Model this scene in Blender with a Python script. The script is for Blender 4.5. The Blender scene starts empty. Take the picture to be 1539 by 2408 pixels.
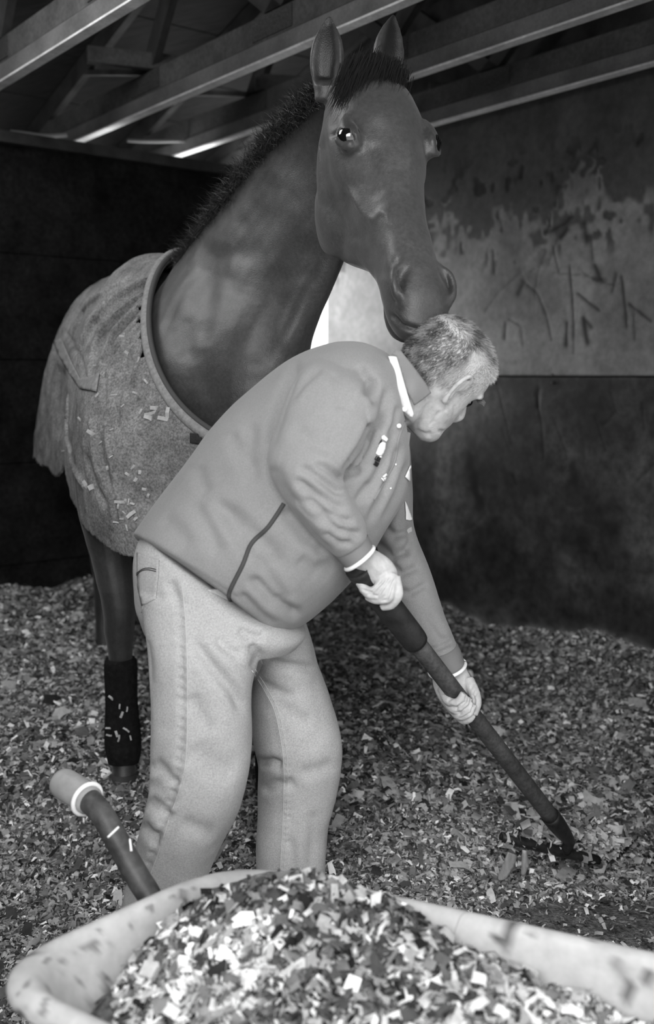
import bpy, math, random
import numpy as np
from mathutils import Vector, Matrix
from mathutils.bvhtree import BVHTree
from mathutils.geometry import delaunay_2d_cdt

# ------------------------------------------------------------------ camera, sky, light, exposure
sc = bpy.context.scene
FPX, CX, CY = 2341.0, 769.5, 1204.0
TH = math.radians(7.88)
CAM = np.array([0.0, 0.0, 1.40])
R_ = np.array([1.0, 0, 0]); FW = np.array([0, math.cos(TH), -math.sin(TH)]); UP = np.array([0, math.sin(TH), math.cos(TH)])
cam = bpy.data.cameras.new('camera'); camo = bpy.data.objects.new('camera', cam)
sc.collection.objects.link(camo); sc.camera = camo
camo.location = CAM; camo.rotation_euler = (math.pi/2 - TH, 0, 0)
cam.sensor_fit = 'VERTICAL'; cam.sensor_height = 36; cam.sensor_width = 23; cam.lens = 35
cam.clip_start = 0.02
cam.dof.use_dof = True; cam.dof.focus_distance = 2.35; cam.dof.aperture_fstop = 2.5
w = bpy.data.worlds.new('overcast_sky'); sc.world = w; w.use_nodes = True
w.node_tree.nodes['Background'].inputs[0].default_value = (1, 1, 1, 1)
w.node_tree.nodes['Background'].inputs[1].default_value = 1.4
sc.view_settings.view_transform = 'Standard'; sc.view_settings.look = 'None'
sc.view_settings.gamma = 1.0; sc.view_settings.use_curve_mapping = False
sc.view_settings.exposure = 0.0

# barn frame: u runs from the right wall across the stall, v from the stall front to its back wall
E1 = np.array([-.6215, .7836, 0]); E2 = np.array([-.7836, -.6215, 0]); O_ = np.array([2.24, 3.12, 0])
def B(u, v, z=0.0): return O_ + u*E2 + v*E1 + np.array([0, 0, z])

def area(name, loc, target, sx, sy, power, portal=False):
    l = bpy.data.lights.new(name, 'AREA'); l.shape = 'RECTANGLE'; l.size = sx; l.size_y = sy; l.energy = power
    o = bpy.data.objects.new(name, l); sc.collection.objects.link(o); o.location = loc
    o.rotation_euler = (Vector(target)-Vector(loc)).to_track_quat('-Z', 'Y').to_euler()
    if portal: l.cycles.is_portal = True
    return o
area('doorway_portal', B(2.85, -.03, 1.2), B(2.85, 1, 1.2), 2.2, 2.4, 1, True)
area('back_opening_portal', B(.45, 3.68, 1.55), B(.45, 3, 1.55), .9, 1.0, 1, True)
area('doorway_daylight', (-.55, -.85, 2.5), (.15, 2.6, .8), 2.4, 1.6, 114)
area('added_roof_lamp', B(3.3, 2.3, 3.08), B(2.45, 1.9, 1.2), 1.1, 1.1, 30)  # lamp added out of view under the closed roof to rake the rug folds
sun = bpy.data.lights.new('sun', 'SUN'); sun.energy = 5.0; sun.angle = .01; suno = bpy.data.objects.new('sun', sun); sc.collection.objects.link(suno)
suno.rotation_euler = Vector(tuple(-E2*.62-E1*.28-np.array([0, 0, .74]))).to_track_quat('-Z', 'Y').to_euler()   # high over the barn roof: lights the yard, not the stall
area('back_opening_daylight', B(.8, 4.3, 1.75), B(0.0, 2.9, 1.55), .9, 1.1, 42)

# ------------------------------------------------------------------ helpers
rng = np.random.default_rng(7); random.seed(7)
def W(px, py, Y):
    d = FW + (px-CX)/FPX*R_ + (CY-py)/FPX*UP
    return CAM + d*(Y/d[1])
def Wz(px, py, z):
    d = FW + (px-CX)/FPX*R_ + (CY-py)/FPX*UP
    return CAM + d*((z-CAM[2])/d[2])
def Wplane(px, py, p, n):
    d = FW + (px-CX)/FPX*R_ + (CY-py)/FPX*UP
    return CAM + d*(np.dot(p-CAM, n)/np.dot(d, n))
def PX(co):
    q = co-CAM; z = q@FW
    return np.stack([CX+FPX*(q@R_)/z, CY-FPX*(q@UP)/z], 1), z
def nrm(v): v = np.asarray(v, float); return v/np.linalg.norm(v)
def sm(a, b, x): t = np.clip((x-a)/(b-a), 0, 1); return t*t*(3-2*t)
def hashn(i, j, k): 
    h = np.sin(i*127.1+j*311.7+k*74.7)*43758.5453
    return h-np.floor(h)
def noise3(p, s=1.0):
    p = np.asarray(p)*s; i = np.floor(p); f = p-i; f = f*f*(3-2*f); r = 0
    for a in (0, 1):
        for b in (0, 1):
            for c in (0, 1):
                wgt = (f[:, 0] if a else 1-f[:, 0])*(f[:, 1] if b else 1-f[:, 1])*(f[:, 2] if c else 1-f[:, 2])
                r = r+wgt*hashn(i[:, 0]+a, i[:, 1]+b, i[:, 2]+c)
    return r*2-1

def catmull(A, sub):
    A = np.asarray(A, float); n = len(A); out = []
    P = np.vstack([2*A[0]-A[1], A, 2*A[-1]-A[-2]])
    for i in range(n-1):
        p0, p1, p2, p3 = P[i:i+4]
        for k in range(sub):
            t = k/sub
            out.append(.5*((2*p1)+(-p0+p2)*t+(2*p0-5*p1+4*p2-p3)*t*t+(-p0+3*p1-3*p2+p3)*t**3))
    out.append(A[-1]); return np.array(out)

def loft(secs, n=32, sub=5):
    """secs: (centre, half axis a, half axis b, exponent) -> closed verts, faces"""
    arr = np.array([np.concatenate([s[0], s[1], s[2], [s[3] if len(s) > 3 else 2.0, s[4] if len(s) > 4 else 0.0]]) for s in secs])
    arr = catmull(arr, sub) if len(secs) > 2 else arr
    ang = np.arange(n)*2*math.pi/n; c, s = np.cos(ang), np.sin(ang)
    V = []
    for r in arr:
        e = 2/max(r[9], 1.0)
        cc = np.sign(c)*np.abs(c)**e; ss = np.sign(s)*np.abs(s)**e
        cc = cc*(1-r[10]*ss); V.append(r[:3]+cc[:, None]*r[3:6]+ss[:, None]*r[6:9])
    m = len(V); V = np.vstack(V+[arr[0][:3], arr[-1][:3]]); F = []
    for i in range(m-1):
        for j in range(n):
            k = (j+1) % n
            F.append((i*n+j, i*n+k, (i+1)*n+k, (i+1)*n+j))
    for j in range(n):
        k = (j+1) % n
        F.append((k, j, m*n)); F.append(((m-1)*n+j, (m-1)*n+k, m*n+1))
    return V, F
def S(a, b, Y, hd, e=2.0, tilt=(0, 0)):
    """section whose outline passes through pixels a and b at depth Y, half depth hd"""
    Ya, Yb = Y if isinstance(Y, tuple) else (Y, Y)
    A, Bp = W(*a, Ya), W(*b, Yb)
    return ((A+Bp)/2, (Bp-A)/2, np.array([tilt[0], hd, tilt[1]]), e)
def tube(pts, rad, n=12, sub=5, squash=1.0, side=None):
    """round tube through 3d points with radii"""
    P = np.asarray(pts, float); secs = []
    rad = [rad]*len(P) if np.isscalar(rad) else rad
    prev = np.array(side if side is not None else [0.13, .2, .97])
    for i, p in enumerate(P):
        t = nrm(P[min(i+1, len(P)-1)]-P[max(i-1, 0)])
        a = prev-np.dot(prev, t)*t
        if np.linalg.norm(a) < 1e-4: a = np.array([1, 0, 0])-t*t[0]
        a = nrm(a); prev = a; b = np.cross(t, a)
        secs.append((p, a*rad[i], b*rad[i]*squash, 2.0))
    return loft(secs, n, sub)
def ball(c, r, n=16, m=10):
    r = np.array([r]*3 if np.isscalar(r) else r, float); secs = []
    for i in range(m+1):
        t = math.pi*(i+.02 if i == 0 else i-.02 if i == m else i)/m
        secs.append((np.array(c)+np.array([0, 0, -math.cos(t)*r[2]]), np.array([r[0]*math.sin(t), 0, 0]), np.array([0, r[1]*math.sin(t), 0]), 2))
    return loft(secs, n, 1)
def joinparts(parts):
    V = []; F = []; o = 0
    for v, f in parts:
        V.append(np.asarray(v)); F += [tuple(i+o for i in q) for q in f]; o += len(v)
    return np.vstack(V), F

COL = sc.collection
def child(o, parent):
    o.parent = parent
    if parent.type == 'EMPTY': o.matrix_parent_inverse = Matrix.Translation(-parent.location)
    return o
def mesh_obj(name, co, faces, mat=None, parent=None, smooth=True, attrs=None):
    me = bpy.data.meshes.new(name)
    if isinstance(faces, np.ndarray):
        k = faces.shape[1]; me.vertices.add(len(co)); me.vertices.foreach_set('co', np.asarray(co, np.float32).ravel())
        me.loops.add(faces.size); me.loops.foreach_set('vertex_index', faces.astype(np.int32).ravel())
        me.polygons.add(len(faces)); me.polygons.foreach_set('loop_start', np.arange(0, faces.size, k, dtype=np.int32))
        me.update(calc_edges=True)
    else:
        me.from_pydata([tuple(map(float, c)) for c in co], [], faces); me.update()
    if smooth: me.polygons.foreach_set('use_smooth', np.ones(len(me.polygons), bool))
    for k, v in (attrs or {}).items():
        a = me.attributes.new(k, 'FLOAT', 'POINT'); a.data.foreach_set('value', np.asarray(v, np.float32))
    if mat: me.materials.append(mat)
    o = bpy.data.objects.new(name, me); COL.objects.link(o)
    if parent is not None: child(o, parent)
    return o
def fix_normals(o):
    import bmesh
    bm = bmesh.new(); bm.from_mesh(o.data); bmesh.ops.recalc_face_normals(bm, faces=bm.faces); bm.to_mesh(o.data); bm.free()
def tag(o, label=None, cat=None, group=None, kind=None):
    for k, v in (('label', label), ('category', cat), ('group', group), ('kind', kind)):
        if v: o[k] = v
    return o
def empty(name, loc=(0, 0, 0)):
    o = bpy.data.objects.new(name, None); COL.objects.link(o); o.location = loc; o.empty_display_size = .1
    return o
class Blob:
    """one continuous surface grown from overlapping closed pieces, then sculpted"""
    def __init__(s, parts, voxel, smooth=6, fac=.5):
        v, f = joinparts(parts)
        o = mesh_obj('tmp_form', v, f); fix_normals(o)
        m = o.modifiers.new('r', 'REMESH'); m.mode = 'VOXEL'; m.voxel_size = voxel; m.adaptivity = 0
        if smooth:
            k = o.modifiers.new('s', 'SMOOTH'); k.factor = fac; k.iterations = smooth
        dg = bpy.context.evaluated_depsgraph_get(); ev = o.evaluated_get(dg); me = ev.to_mesh()
        s.co = np.empty(len(me.vertices)*3, np.float32); me.vertices.foreach_get('co', s.co); s.co = s.co.reshape(-1, 3).astype(float)
        fl = np.empty(len(me.loops), np.int32); me.loops.foreach_get('vertex_index', fl); s.f = fl.reshape(-1, 4)
        ev.to_mesh_clear(); d = o.data; bpy.data.objects.remove(o); bpy.data.meshes.remove(d)
        s.tone = np.ones(len(s.co))
        s.refresh()
    def refresh(s):
        a, b, c, d = (s.co[s.f[:, i]] for i in range(4))
        fn = np.cross(c-a, d-b); no = np.zeros_like(s.co)
        for i in range(4):
            for k in range(3): no[:, k] += np.bincount(s.f[:, i], fn[:, k], len(s.co))
        s.no = no/np.maximum(np.linalg.norm(no, axis=1, keepdims=True), 1e-12)
        s.px, s.dz = PX(s.co); v = CAM-s.co; s.face = (s.no*v).sum(1)/np.linalg.norm(v, axis=1)
    def smooth(s, it=1, mask=None):
        e = np.vstack([s.f[:, [0, 1]], s.f[:, [1, 2]], s.f[:, [2, 3]], s.f[:, [3, 0]]])
        for _ in range(it):
            acc = np.zeros_like(s.co); n = np.bincount(e[:, 0], minlength=len(s.co))+np.bincount(e[:, 1], minlength=len(s.co))
            for k in range(3): acc[:, k] = np.bincount(e[:, 0], s.co[e[:, 1], k], len(s.co))+np.bincount(e[:, 1], s.co[e[:, 0], k], len(s.co))
            t = acc/np.maximum(n, 1)[:, None]; m = .5 if mask is None else .5*mask[:, None]
            s.co = s.co+(t-s.co)*m
    def line_w(s, pts, width, yr=None, face=.05, taper=True):
        """soft weight around a polyline drawn on the side that faces the viewer's stand, width in metres"""
        pts = np.asarray(pts, float); wpx = width*FPX/2.2*3.2
        lo, hi = pts.min(0)-wpx, pts.max(0)+wpx
        idx = np.where((s.px[:, 0] > lo[0]) & (s.px[:, 0] < hi[0]) & (s.px[:, 1] > lo[1]) & (s.px[:, 1] < hi[1]) & (s.face > -.3))[0]
        if yr is not None: idx = idx[(s.co[idx, 1] > yr[0]) & (s.co[idx, 1] < yr[1])]
        p = s.px[idx]; best = np.full(len(idx), 1e9); tt = np.zeros(len(idx)); side = np.zeros(len(idx))
        seg = np.linalg.norm(np.diff(pts, axis=0), axis=1); L = seg.sum(); acc = 0
        for i in range(len(pts)-1):
            a, b = pts[i], pts[i+1]; d = b-a; t = np.clip(((p-a)@d)/(d@d), 0, 1)
            q = p-(a+t[:, None]*d); r = np.hypot(q[:, 0], q[:, 1]); m = r < best
            best[m] = r[m]; tt[m] = (acc+t[m]*seg[i])/L; side[m] = np.sign(d[0]*q[m, 1]-d[1]*q[m, 0]); acc += seg[i]
        wt = np.exp(-(best*s.dz[idx]/FPX/width)**2)*sm(face-.05, face+.25, s.face[idx])
        if taper: wt = wt*sm(0, .18, tt)*sm(1, .82, tt)
        return idx, wt, side, best*s.dz[idx]/FPX
    def crease(s, pts, width=.012, depth=.008, ridge=.4, yr=None, tone=0, taper=True, face=.05):
        idx, wt, side, r = s.line_w(pts, width, yr, face, taper)
        if not len(idx): return
        i2, w2, _, _ = s.line_w(pts, width*2.4, yr, face, taper)
        s.co[i2] += s.no[i2]*(w2*depth*ridge)[:, None]
        s.co[idx] -= s.no[idx]*(wt*depth*(1+ridge))[:, None]
        if tone: s.tone[idx] *= 1-tone*wt
    def bump(s, c, rad, h, yr=None, sharp=1.0):
        """push the surface out (or in) around a 3d point"""
        d = np.linalg.norm(s.co-np.asarray(c), axis=1); i = np.where(d < rad*2.2)[0]
        s.co[i] += s.no[i]*(h*np.exp(-(d[i]/rad)**2))[:, None]
    def obj(s, name, mat, parent=None, tone=True):
        return mesh_obj(name, s.co, s.f, mat, parent, attrs={'tone': s.tone} if tone else None)

def bvh(b): return BVHTree.FromPolygons([tuple(c) for c in b.co], [tuple(map(int, q)) for q in b.f])
def cast(tree, px, py, off=0.0, Ymin=0.5):
    d = Vector(FW+(px-CX)/FPX*R_+(CY-py)/FPX*UP).normalized()
    loc, no, i, dist = tree.ray_cast(Vector(CAM)+d*Ymin, d)
    if loc is None: return None
    n_ = np.array(no); n_ = n_ if np.dot(n_, CAM-np.array(loc)) > 0 else -n_
    return np.array(loc)+n_*off
def sub_px(pts, step=6.0):
    out = []
    for a, b in zip(pts[:-1], pts[1:]):
        k = max(1, int(math.dist(a, b)/step)); out += [(a[0]+(b[0]-a[0])*i/k, a[1]+(b[1]-a[1])*i/k) for i in range(k)]
    return out+[pts[-1]]
def piping(name, tree, pts, r, mtl, parent, off=0.0, label=None):
    pts = [tuple(q) for q in catmull(np.array(pts), 6)] if len(pts) > 2 else pts
    P = [cast(tree, *p, off) for p in sub_px(pts)]; P = [p for p in P if p is not None]
    o = mesh_obj(name, *tube(P, r, 8, 2), mtl, parent)
    if label: o['label'] = label
    return o
def patch(name, poly, mtl, parent, tree=None, off=.003, Yf=None, step=5.0, thick=.003):
    """cloth piece with the outline poly, laid on a surface (or on given depths Yf)"""
    bd = sub_px(list(poly)+[poly[0]], step)[:-1]; q = np.array(bd); lo, hi = q.min(0), q.max(0); ins = []
    for x in np.arange(lo[0]+step/2, hi[0], step):
        for y in np.arange(lo[1]+step/2, hi[1], step):
            c = False; j = len(poly)-1
            for i in range(len(poly)):
                (xi, yi), (xj, yj) = poly[i], poly[j]
                if (yi > y) != (yj > y) and x < (xj-xi)*(y-yi)/(yj-yi)+xi: c = not c
                j = i
            if c and np.min(np.hypot(q[:, 0]-x, q[:, 1]-y)) > step*.5: ins.append((x, y))
    pts = [Vector(p) for p in bd]+[Vector(p) for p in ins]; m_ = len(bd)
    vo, eo, fo, *_ = delaunay_2d_cdt(pts, [(i, (i+1) % m_) for i in range(m_)], [], 1, 1e-4)
    co = []; last = None
    for v in vo:
        p = cast(tree, v.x, v.y, off) if tree is not None else W(v.x, v.y, Yf(v.x, v.y))
        co.append(p)
    gd = [c for c in co if c is not None]; mean = np.mean(gd, 0) if gd else np.zeros(3)
    co = [mean if c is None else c for c in co]
    el = lambda f: max(np.linalg.norm(co[f[i]]-co[f[i-1]]) for i in range(len(f)))
    fl_ = [(el(f), tuple(f)) for f in fo]; md = float(np.median([q_[0] for q_ in fl_]))
    gf = [f for e_, f in fl_ if tree is None or e_ < 4*md]; root = list(range(len(co)))
    def find(i):
        while root[i] != i: i = root[i]
        return i
    for f in gf:
        for i in f[1:]: root[find(i)] = find(f[0])
    ids = [find(f[0]) for f in gf]; big = max(set(ids), key=ids.count); gf = [f for f, i in zip(gf, ids) if i == big]      # one piece of cloth only
    us = sorted({i for f in gf for i in f}); rm = {i: k for k, i in enumerate(us)}
    o = mesh_obj(name, [co[i] for i in us], [tuple(rm[i] for i in f) for f in gf], mtl, parent); fix_normals(o)
    s_ = o.modifiers.new('thick', 'SOLIDIFY'); s_.thickness = thick; s_.offset = 0
    return o

# ------------------------------------------------------------------ materials (all procedural, black-and-white tones)
MATS = {}
def mat(name, v, rough=.7, nz=None, bump=None, tone=None, spec=.3, coat=0, sheen=0, stretch=(1, 1, 1), metal=0, lo=.0, nz2=None, coords='Object', weave=None):
    m = bpy.data.materials.new(name); m.use_nodes = True; nt = m.node_tree; N = nt.nodes; L = nt.links
    p = N['Principled BSDF']; p.inputs['Roughness'].default_value = rough; p.inputs['Metallic'].default_value = metal
    p.inputs['Specular IOR Level'].default_value = spec
    p.inputs['Coat Weight'].default_value = coat; p.inputs['Sheen Weight'].default_value = sheen
    tc = N.new('ShaderNodeTexCoord'); mp = N.new('ShaderNodeMapping'); mp.inputs['Scale'].default_value = stretch
    L.new(tc.outputs[coords], mp.inputs[0])
    def noise(sc_, det=4, ro=.6):
        n = N.new('ShaderNodeTexNoise'); n.inputs['Scale'].default_value = sc_; n.inputs['Detail'].default_value = det; n.inputs['Roughness'].default_value = ro
        L.new(mp.outputs[0], n.inputs['Vector']); return n.outputs['Fac']
    def math_(op, a, b):
        n = N.new('ShaderNodeMath'); n.operation = op
        for i, x in enumerate((a, b)):
            if hasattr(x, 'links'): L.new(x, n.inputs[i])
            else: n.inputs[i].default_value = x
        return n.outputs[0]
    val = None
    for q in (nz, nz2):
        if q:
            r = N.new('ShaderNodeMapRange'); r.inputs['From Min'].default_value = .3; r.inputs['From Max'].default_value = .7
            r.inputs['To Min'].default_value = 1-q[1]; r.inputs['To Max'].default_value = 1+q[1]
            L.new(noise(q[0], q[2] if len(q) > 2 else 4), r.inputs['Value'])
            val = r.outputs[0] if val is None else math_('MULTIPLY', val, r.outputs[0])
    if tone:
        a = N.new('ShaderNodeAttribute'); a.attribute_name = tone
        val = a.outputs['Fac'] if val is None else math_('MULTIPLY', val, a.outputs['Fac'])
    if val is None:
        p.inputs['Base Color'].default_value = (v, v, v, 1)
    else:
        x = math_('MULTIPLY', val, v); cb = N.new('ShaderNodeCombineColor')
        for i in range(3): L.new(x, cb.inputs[i])
        L.new(cb.outputs[0], p.inputs['Base Color'])
    if bump:
        b = N.new('ShaderNodeBump'); b.inputs['Strength'].default_value = bump[1]; b.inputs['Distance'].default_value = bump[2] if len(bump) > 2 else .002
        L.new(noise(bump[0], 3), b.inputs['Height']); L.new(b.outputs[0], p.inputs['Normal'])
    MATS[name] = m; return m
# ------------------------------------------------------------------ materials of the stall
m_roof = mat('dark_roof_boards', .016, .9, nz=(9, .5), bump=(40, .4), stretch=(1, 6, 1))
m_chord = mat('weathered_timber', .075, .75, nz=(6, .35), nz2=(60, .25), bump=(70, .5), stretch=(1, 1, 1))
m_under = mat('pale_painted_light', .75, .45, nz=(9, .25), nz2=(70, .15), bump=(60, .3))  # light on the beam undersides is put into this pale colour
m_furring = mat('planed_timber', .145, .6, nz=(5, .3), nz2=(90, .15), bump=(90, .3))
m_web = mat('dark_timber', .045, .85, nz=(7, .5), bump=(60, .4))
m_plate = mat('nail_plate_steel', .07, .6, nz=(160, .6), bump=(220, 1, .004), metal=.3)
m_wall = mat('dark_wall_boards', .013, .95, nz=(5, .6), nz2=(50, .4), bump=(30, .3), spec=.08)
m_ply = mat('worn_plywood', .225, .55, nz=(3.2, .28), nz2=(26, .22), tone='tone', bump=(45, .35), spec=.35)
m_kick = mat('black_kick_board', .03, .5, nz=(3.0, .55), nz2=(22, .5), tone='tone', bump=(60, .4), spec=.4)
m_out = mat('pale_outside_ground', .7, .9, nz=(3, .2))
m_hang = mat('cobweb_string', .35, .8)

def prism(name, pts, mat_, parent=None, bevel=0.0):
    """8 corner box: 4 bottom, 4 top"""
    F = [(3, 2, 1, 0), (4, 5, 6, 7), (0, 1, 5, 4), (1, 2, 6, 5), (2, 3, 7, 6), (3, 0, 4, 7)]
    o = mesh_obj(name, pts, F, mat_, parent, smooth=False); fix_normals(o)
    if bevel:
        b = o.modifiers.new('bevel', 'BEVEL'); b.width = bevel; b.segments = 2
    return o
def bbox(name, u0, u1, v0, v1, z0, z1, mat_, parent=None, bevel=0.0):
    return prism(name, [B(u, v, z) for z in (z0, z1) for u, v in ((u0, v0), (u1, v0), (u1, v1), (u0, v1))], mat_, parent, bevel)
def bar(name, p, q, wv, hv, mat_, parent=None, bevel=0.0):
    """straight timber from p to q with half width vector wv and half height vector hv"""
    p, q, wv, hv = (np.asarray(x, float) for x in (p, q, wv, hv))
    return prism(name, [p-wv-hv, p+wv-hv, p+wv+hv, p-wv+hv, q-wv-hv, q+wv-hv, q+wv+hv, q-wv+hv], mat_, parent, bevel)

# ------------------------------------------------------------------ walls
UW, VD = 4.0, 3.6
wl = tag(bbox('wall_back', .62, UW+.1, VD, VD+.05, 0, 2.45, m_wall), kind='structure')
for z0, z1 in ((0, 1.12), (2.06, 2.45)):
    bbox('opening_surround_panel', -.0, .62, VD, VD+.05, z0, z1, m_wall, wl)
for k in range(5):                                                   # long boards of the back wall, a shallow step between them
    bbox('wall_board', .62, UW, VD-.006-.003*(k % 2), VD+.001, .002+k*.49, .484+k*.49, m_wall, wl)
bbox('top_rail', .0, UW, VD-.04, VD+.055, 2.45, 2.50, m_web, wl)
ow = tag(bbox('wall_outer', 1.05, 6.5, 5.3, 5.36, 0, 4.2, m_wall), kind='structure')
wf = tag(bbox('wall_front_left', 3.95, UW+.1, -.05, 0, 0, 4.0, m_wall), kind='structure')
wf2 = tag(bbox('wall_front_right', -.06, 1.76, -.05, 0, 0, 4.0, m_wall), kind='structure')
tag(bbox('wall_front_header', 1.76, 3.95, -.05, 0, 2.42, 4.0, m_wall), kind='structure')
tag(bbox('wall_left', UW, UW+.05, 0, 5.3, 0, 4.0, m_wall), kind='structure')
tag(bbox('wall_gable', -.07, -.02, 0, VD, 2.655, 4.0, m_web), kind='structure')
# right wall: upper plywood sheets over dark kick boards; the wear is a map of gouges and rubbed paint
wr = tag(bbox('wall_right', -.06, -.012, 0, VD, 0, 2.65, m_wall), kind='structure')
PW, NW = B(0, 0, 0), E2
def wall_uv(px, py):
    q = Wplane(px, py, PW, NW)-O_; return q@E1, q[2]
GOUGE = [ # pixel polylines of dark gouges: points, width m, darkness
 ([(1290,545),(1330,525),(1345,510)],.012,.8),([(1320,560),(1335,540)],.01,.8),([(1290,620),(1310,565),(1325,550)],.006,.5),([(1258,690),(1265,640),(1285,590)],.005,.45),
 ([(1160,590),(1162,640)],.007,.75),([(1340,625),(1345,690),(1350,760),(1348,830)],.006,.85),([(1360,690),(1385,712),(1410,730)],.006,.8),
 ([(1400,625),(1415,660)],.012,.85),([(1395,655),(1425,658)],.006,.7),([(1220,690),(1232,665)],.013,.85),([(1240,670),(1265,690),(1285,740),(1298,800)],.005,.7),
 ([(1140,735),(1170,690),(1225,640)],.004,.4),([(1187,795),(1190,760)],.008,.8),([(1195,750),(1220,765)],.005,.7),([(1332,810),(1334,760)],.009,.9),([(1372,750),(1382,805)],.012,.9),([(1380,755),(1392,770)],.008,.8),
 ([(1440,685),(1450,645)],.006,.8),([(1462,650),(1470,720),(1475,770)],.007,.85),([(1480,715),(1505,735),(1530,755)],.007,.8),([(1490,730),(1493,800)],.005,.6),
 ([(1375,525),(1380,565)],.014,.75),([(1390,560),(1395,610)],.006,.6),([(1300,580),(1315,640)],.005,.6),([(1225,770),(1230,812)],.008,.5),
 ([(1370,640),(1400,660),(1450,672)],.003,.5),([(1300,642),(1380,648)],.003,.45),([(1245,640),(1290,610)],.004,.4),
 ([(1170,905),(1190,985),(1205,1050)],.003,.5),([(1262,930),(1275,1000),(1280,1080)],.006,.6),([(1268,915),(1265,960)],.008,.7),([(1435,920),(1450,970),(1420,1000)],.004,.5),
 ([(1180,1010),(1200,1060)],.004,.5),([(1300,980),(1330,1060)],.004,.45),([(1400,980),(1425,1060)],.004,.5),([(1207,1120),(1215,1140)],.008,.7),
 ([(1110,1080),(1115,1110),(1120,1160),(1135,1190)],.028,.8),([(1345,1100),(1352,1140)],.026,.7),([(1510,950),(1515,1010)],.006,.6),([(1540,1090),(1500,1130)],.005,.6)]
SCUFF = [([(1090,1255),(1120,1240),(1150,1205)],.01,1.2),([(1340,1195),(1370,1200)],.01,1.0),([(1180,1255),(1200,1240)],.008,.7)]
def wall_sheet(name, v0, v1, z0, z1, mtl):
    nv, nz_ = max(2, int((v1-v0)/.009)), max(2, int((z1-z0)/.009))
    vv, zz = np.meshgrid(np.linspace(v0, v1, nv), np.linspace(z0, z1, nz_), indexing='ij')
    co = np.array([O_+v*E1+np.array([0, 0, z]) for v, z in zip(vv.ravel(), zz.ravel())])
    P2 = np.stack([vv.ravel(), zz.ravel()], 1); tone = np.ones(len(P2)); rel = np.zeros(len(P2))
    n1 = noise3(np.c_[P2*np.array([14, 14]), np.zeros(len(P2))]); n2 = noise3(np.c_[P2*np.array([34, 26]), np.ones(len(P2))]); n3 = noise3(np.c_[P2*np.array([5, 4]), np.full(len(P2), 3.)])
    def seg(pts, width):
        q = np.array([wall_uv(*p) for p in pts]); best = np.full(len(P2), 9.)
        for a, b in zip(q[:-1], q[1:]):
            d = b-a; t = np.clip(((P2-a)@d)/(d@d+1e-9), 0, 1); best = np.minimum(best, np.hypot(*(P2-(a+t[:, None]*d)).T))
        return np.exp(-(best/(width*(1+.5*n2)))**2)
    for pts, wd, dk in GOUGE:
        g = seg(pts, wd*1.3); tone *= 1-dk*g; rel += g*dk*.004
    for pts, wd, dk in SCUFF: tone *= 1+dk*seg(pts, wd)*(.6+.4*n1)
    if z0 > 1:                                                        # peeled dark paint along the upper part of the sheets
        z = P2[:, 1]; edge = 2.17+.10*n1+.12*n2+.16*n3+.05*np.sin(P2[:, 0]*5)
        peel = sm(edge-.03, edge+.05, z); blot = sm(.35, .55, n2*.6+n1*.55)*sm(1.86, 2.0, z+.05*n3)*sm(2.5, 2.3, z)
        tone *= (1-.66*peel)*(1-.75*blot); rel += .002*blot
        tone *= 1-.25*sm(0.1, .6, n3)
    else:
        tone *= 1.1+.9*sm(.1, .6, n3)+.35*n3+.3*n1                       # rubbed patches in the black paint
        tone = np.maximum(tone, .15)
    co = co-E2*(rel[:, None])
    idx = np.arange(nv*nz_).reshape(nv, nz_); f = np.stack([idx[:-1, :-1], idx[1:, :-1], idx[1:, 1:], idx[:-1, 1:]], -1).reshape(-1, 4)
    o = mesh_obj(name, co, f, mtl, wr, attrs={'tone': tone})
    s_ = o.modifiers.new('thick', 'SOLIDIFY'); s_.thickness = .011; s_.offset = 1 if np.dot(np.cross(E1, [0, 0, 1]), E2) < 0 else -1
    return o
for v0, v1 in ((.02, 1.195), (1.2, 3.60)):
    wall_sheet('plywood_sheet', v0, v1, 1.393, 2.65, m_ply); wall_sheet('kick_board', v0, v1, .0, 1.387, m_kick)
for px in (1160, 1300):
    for dy in (-9, 9):
        p = Wplane(px, 891+dy, PW, NW); mesh_obj('bolt_head', *tube([p, p+E2*.006], .007, 10, 1), m_plate, wr)
dr = tag(bbox('trim_1', -.06, -.001, VD+.001, VD+.03, .0, 2.65, m_under), kind='structure')

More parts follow.
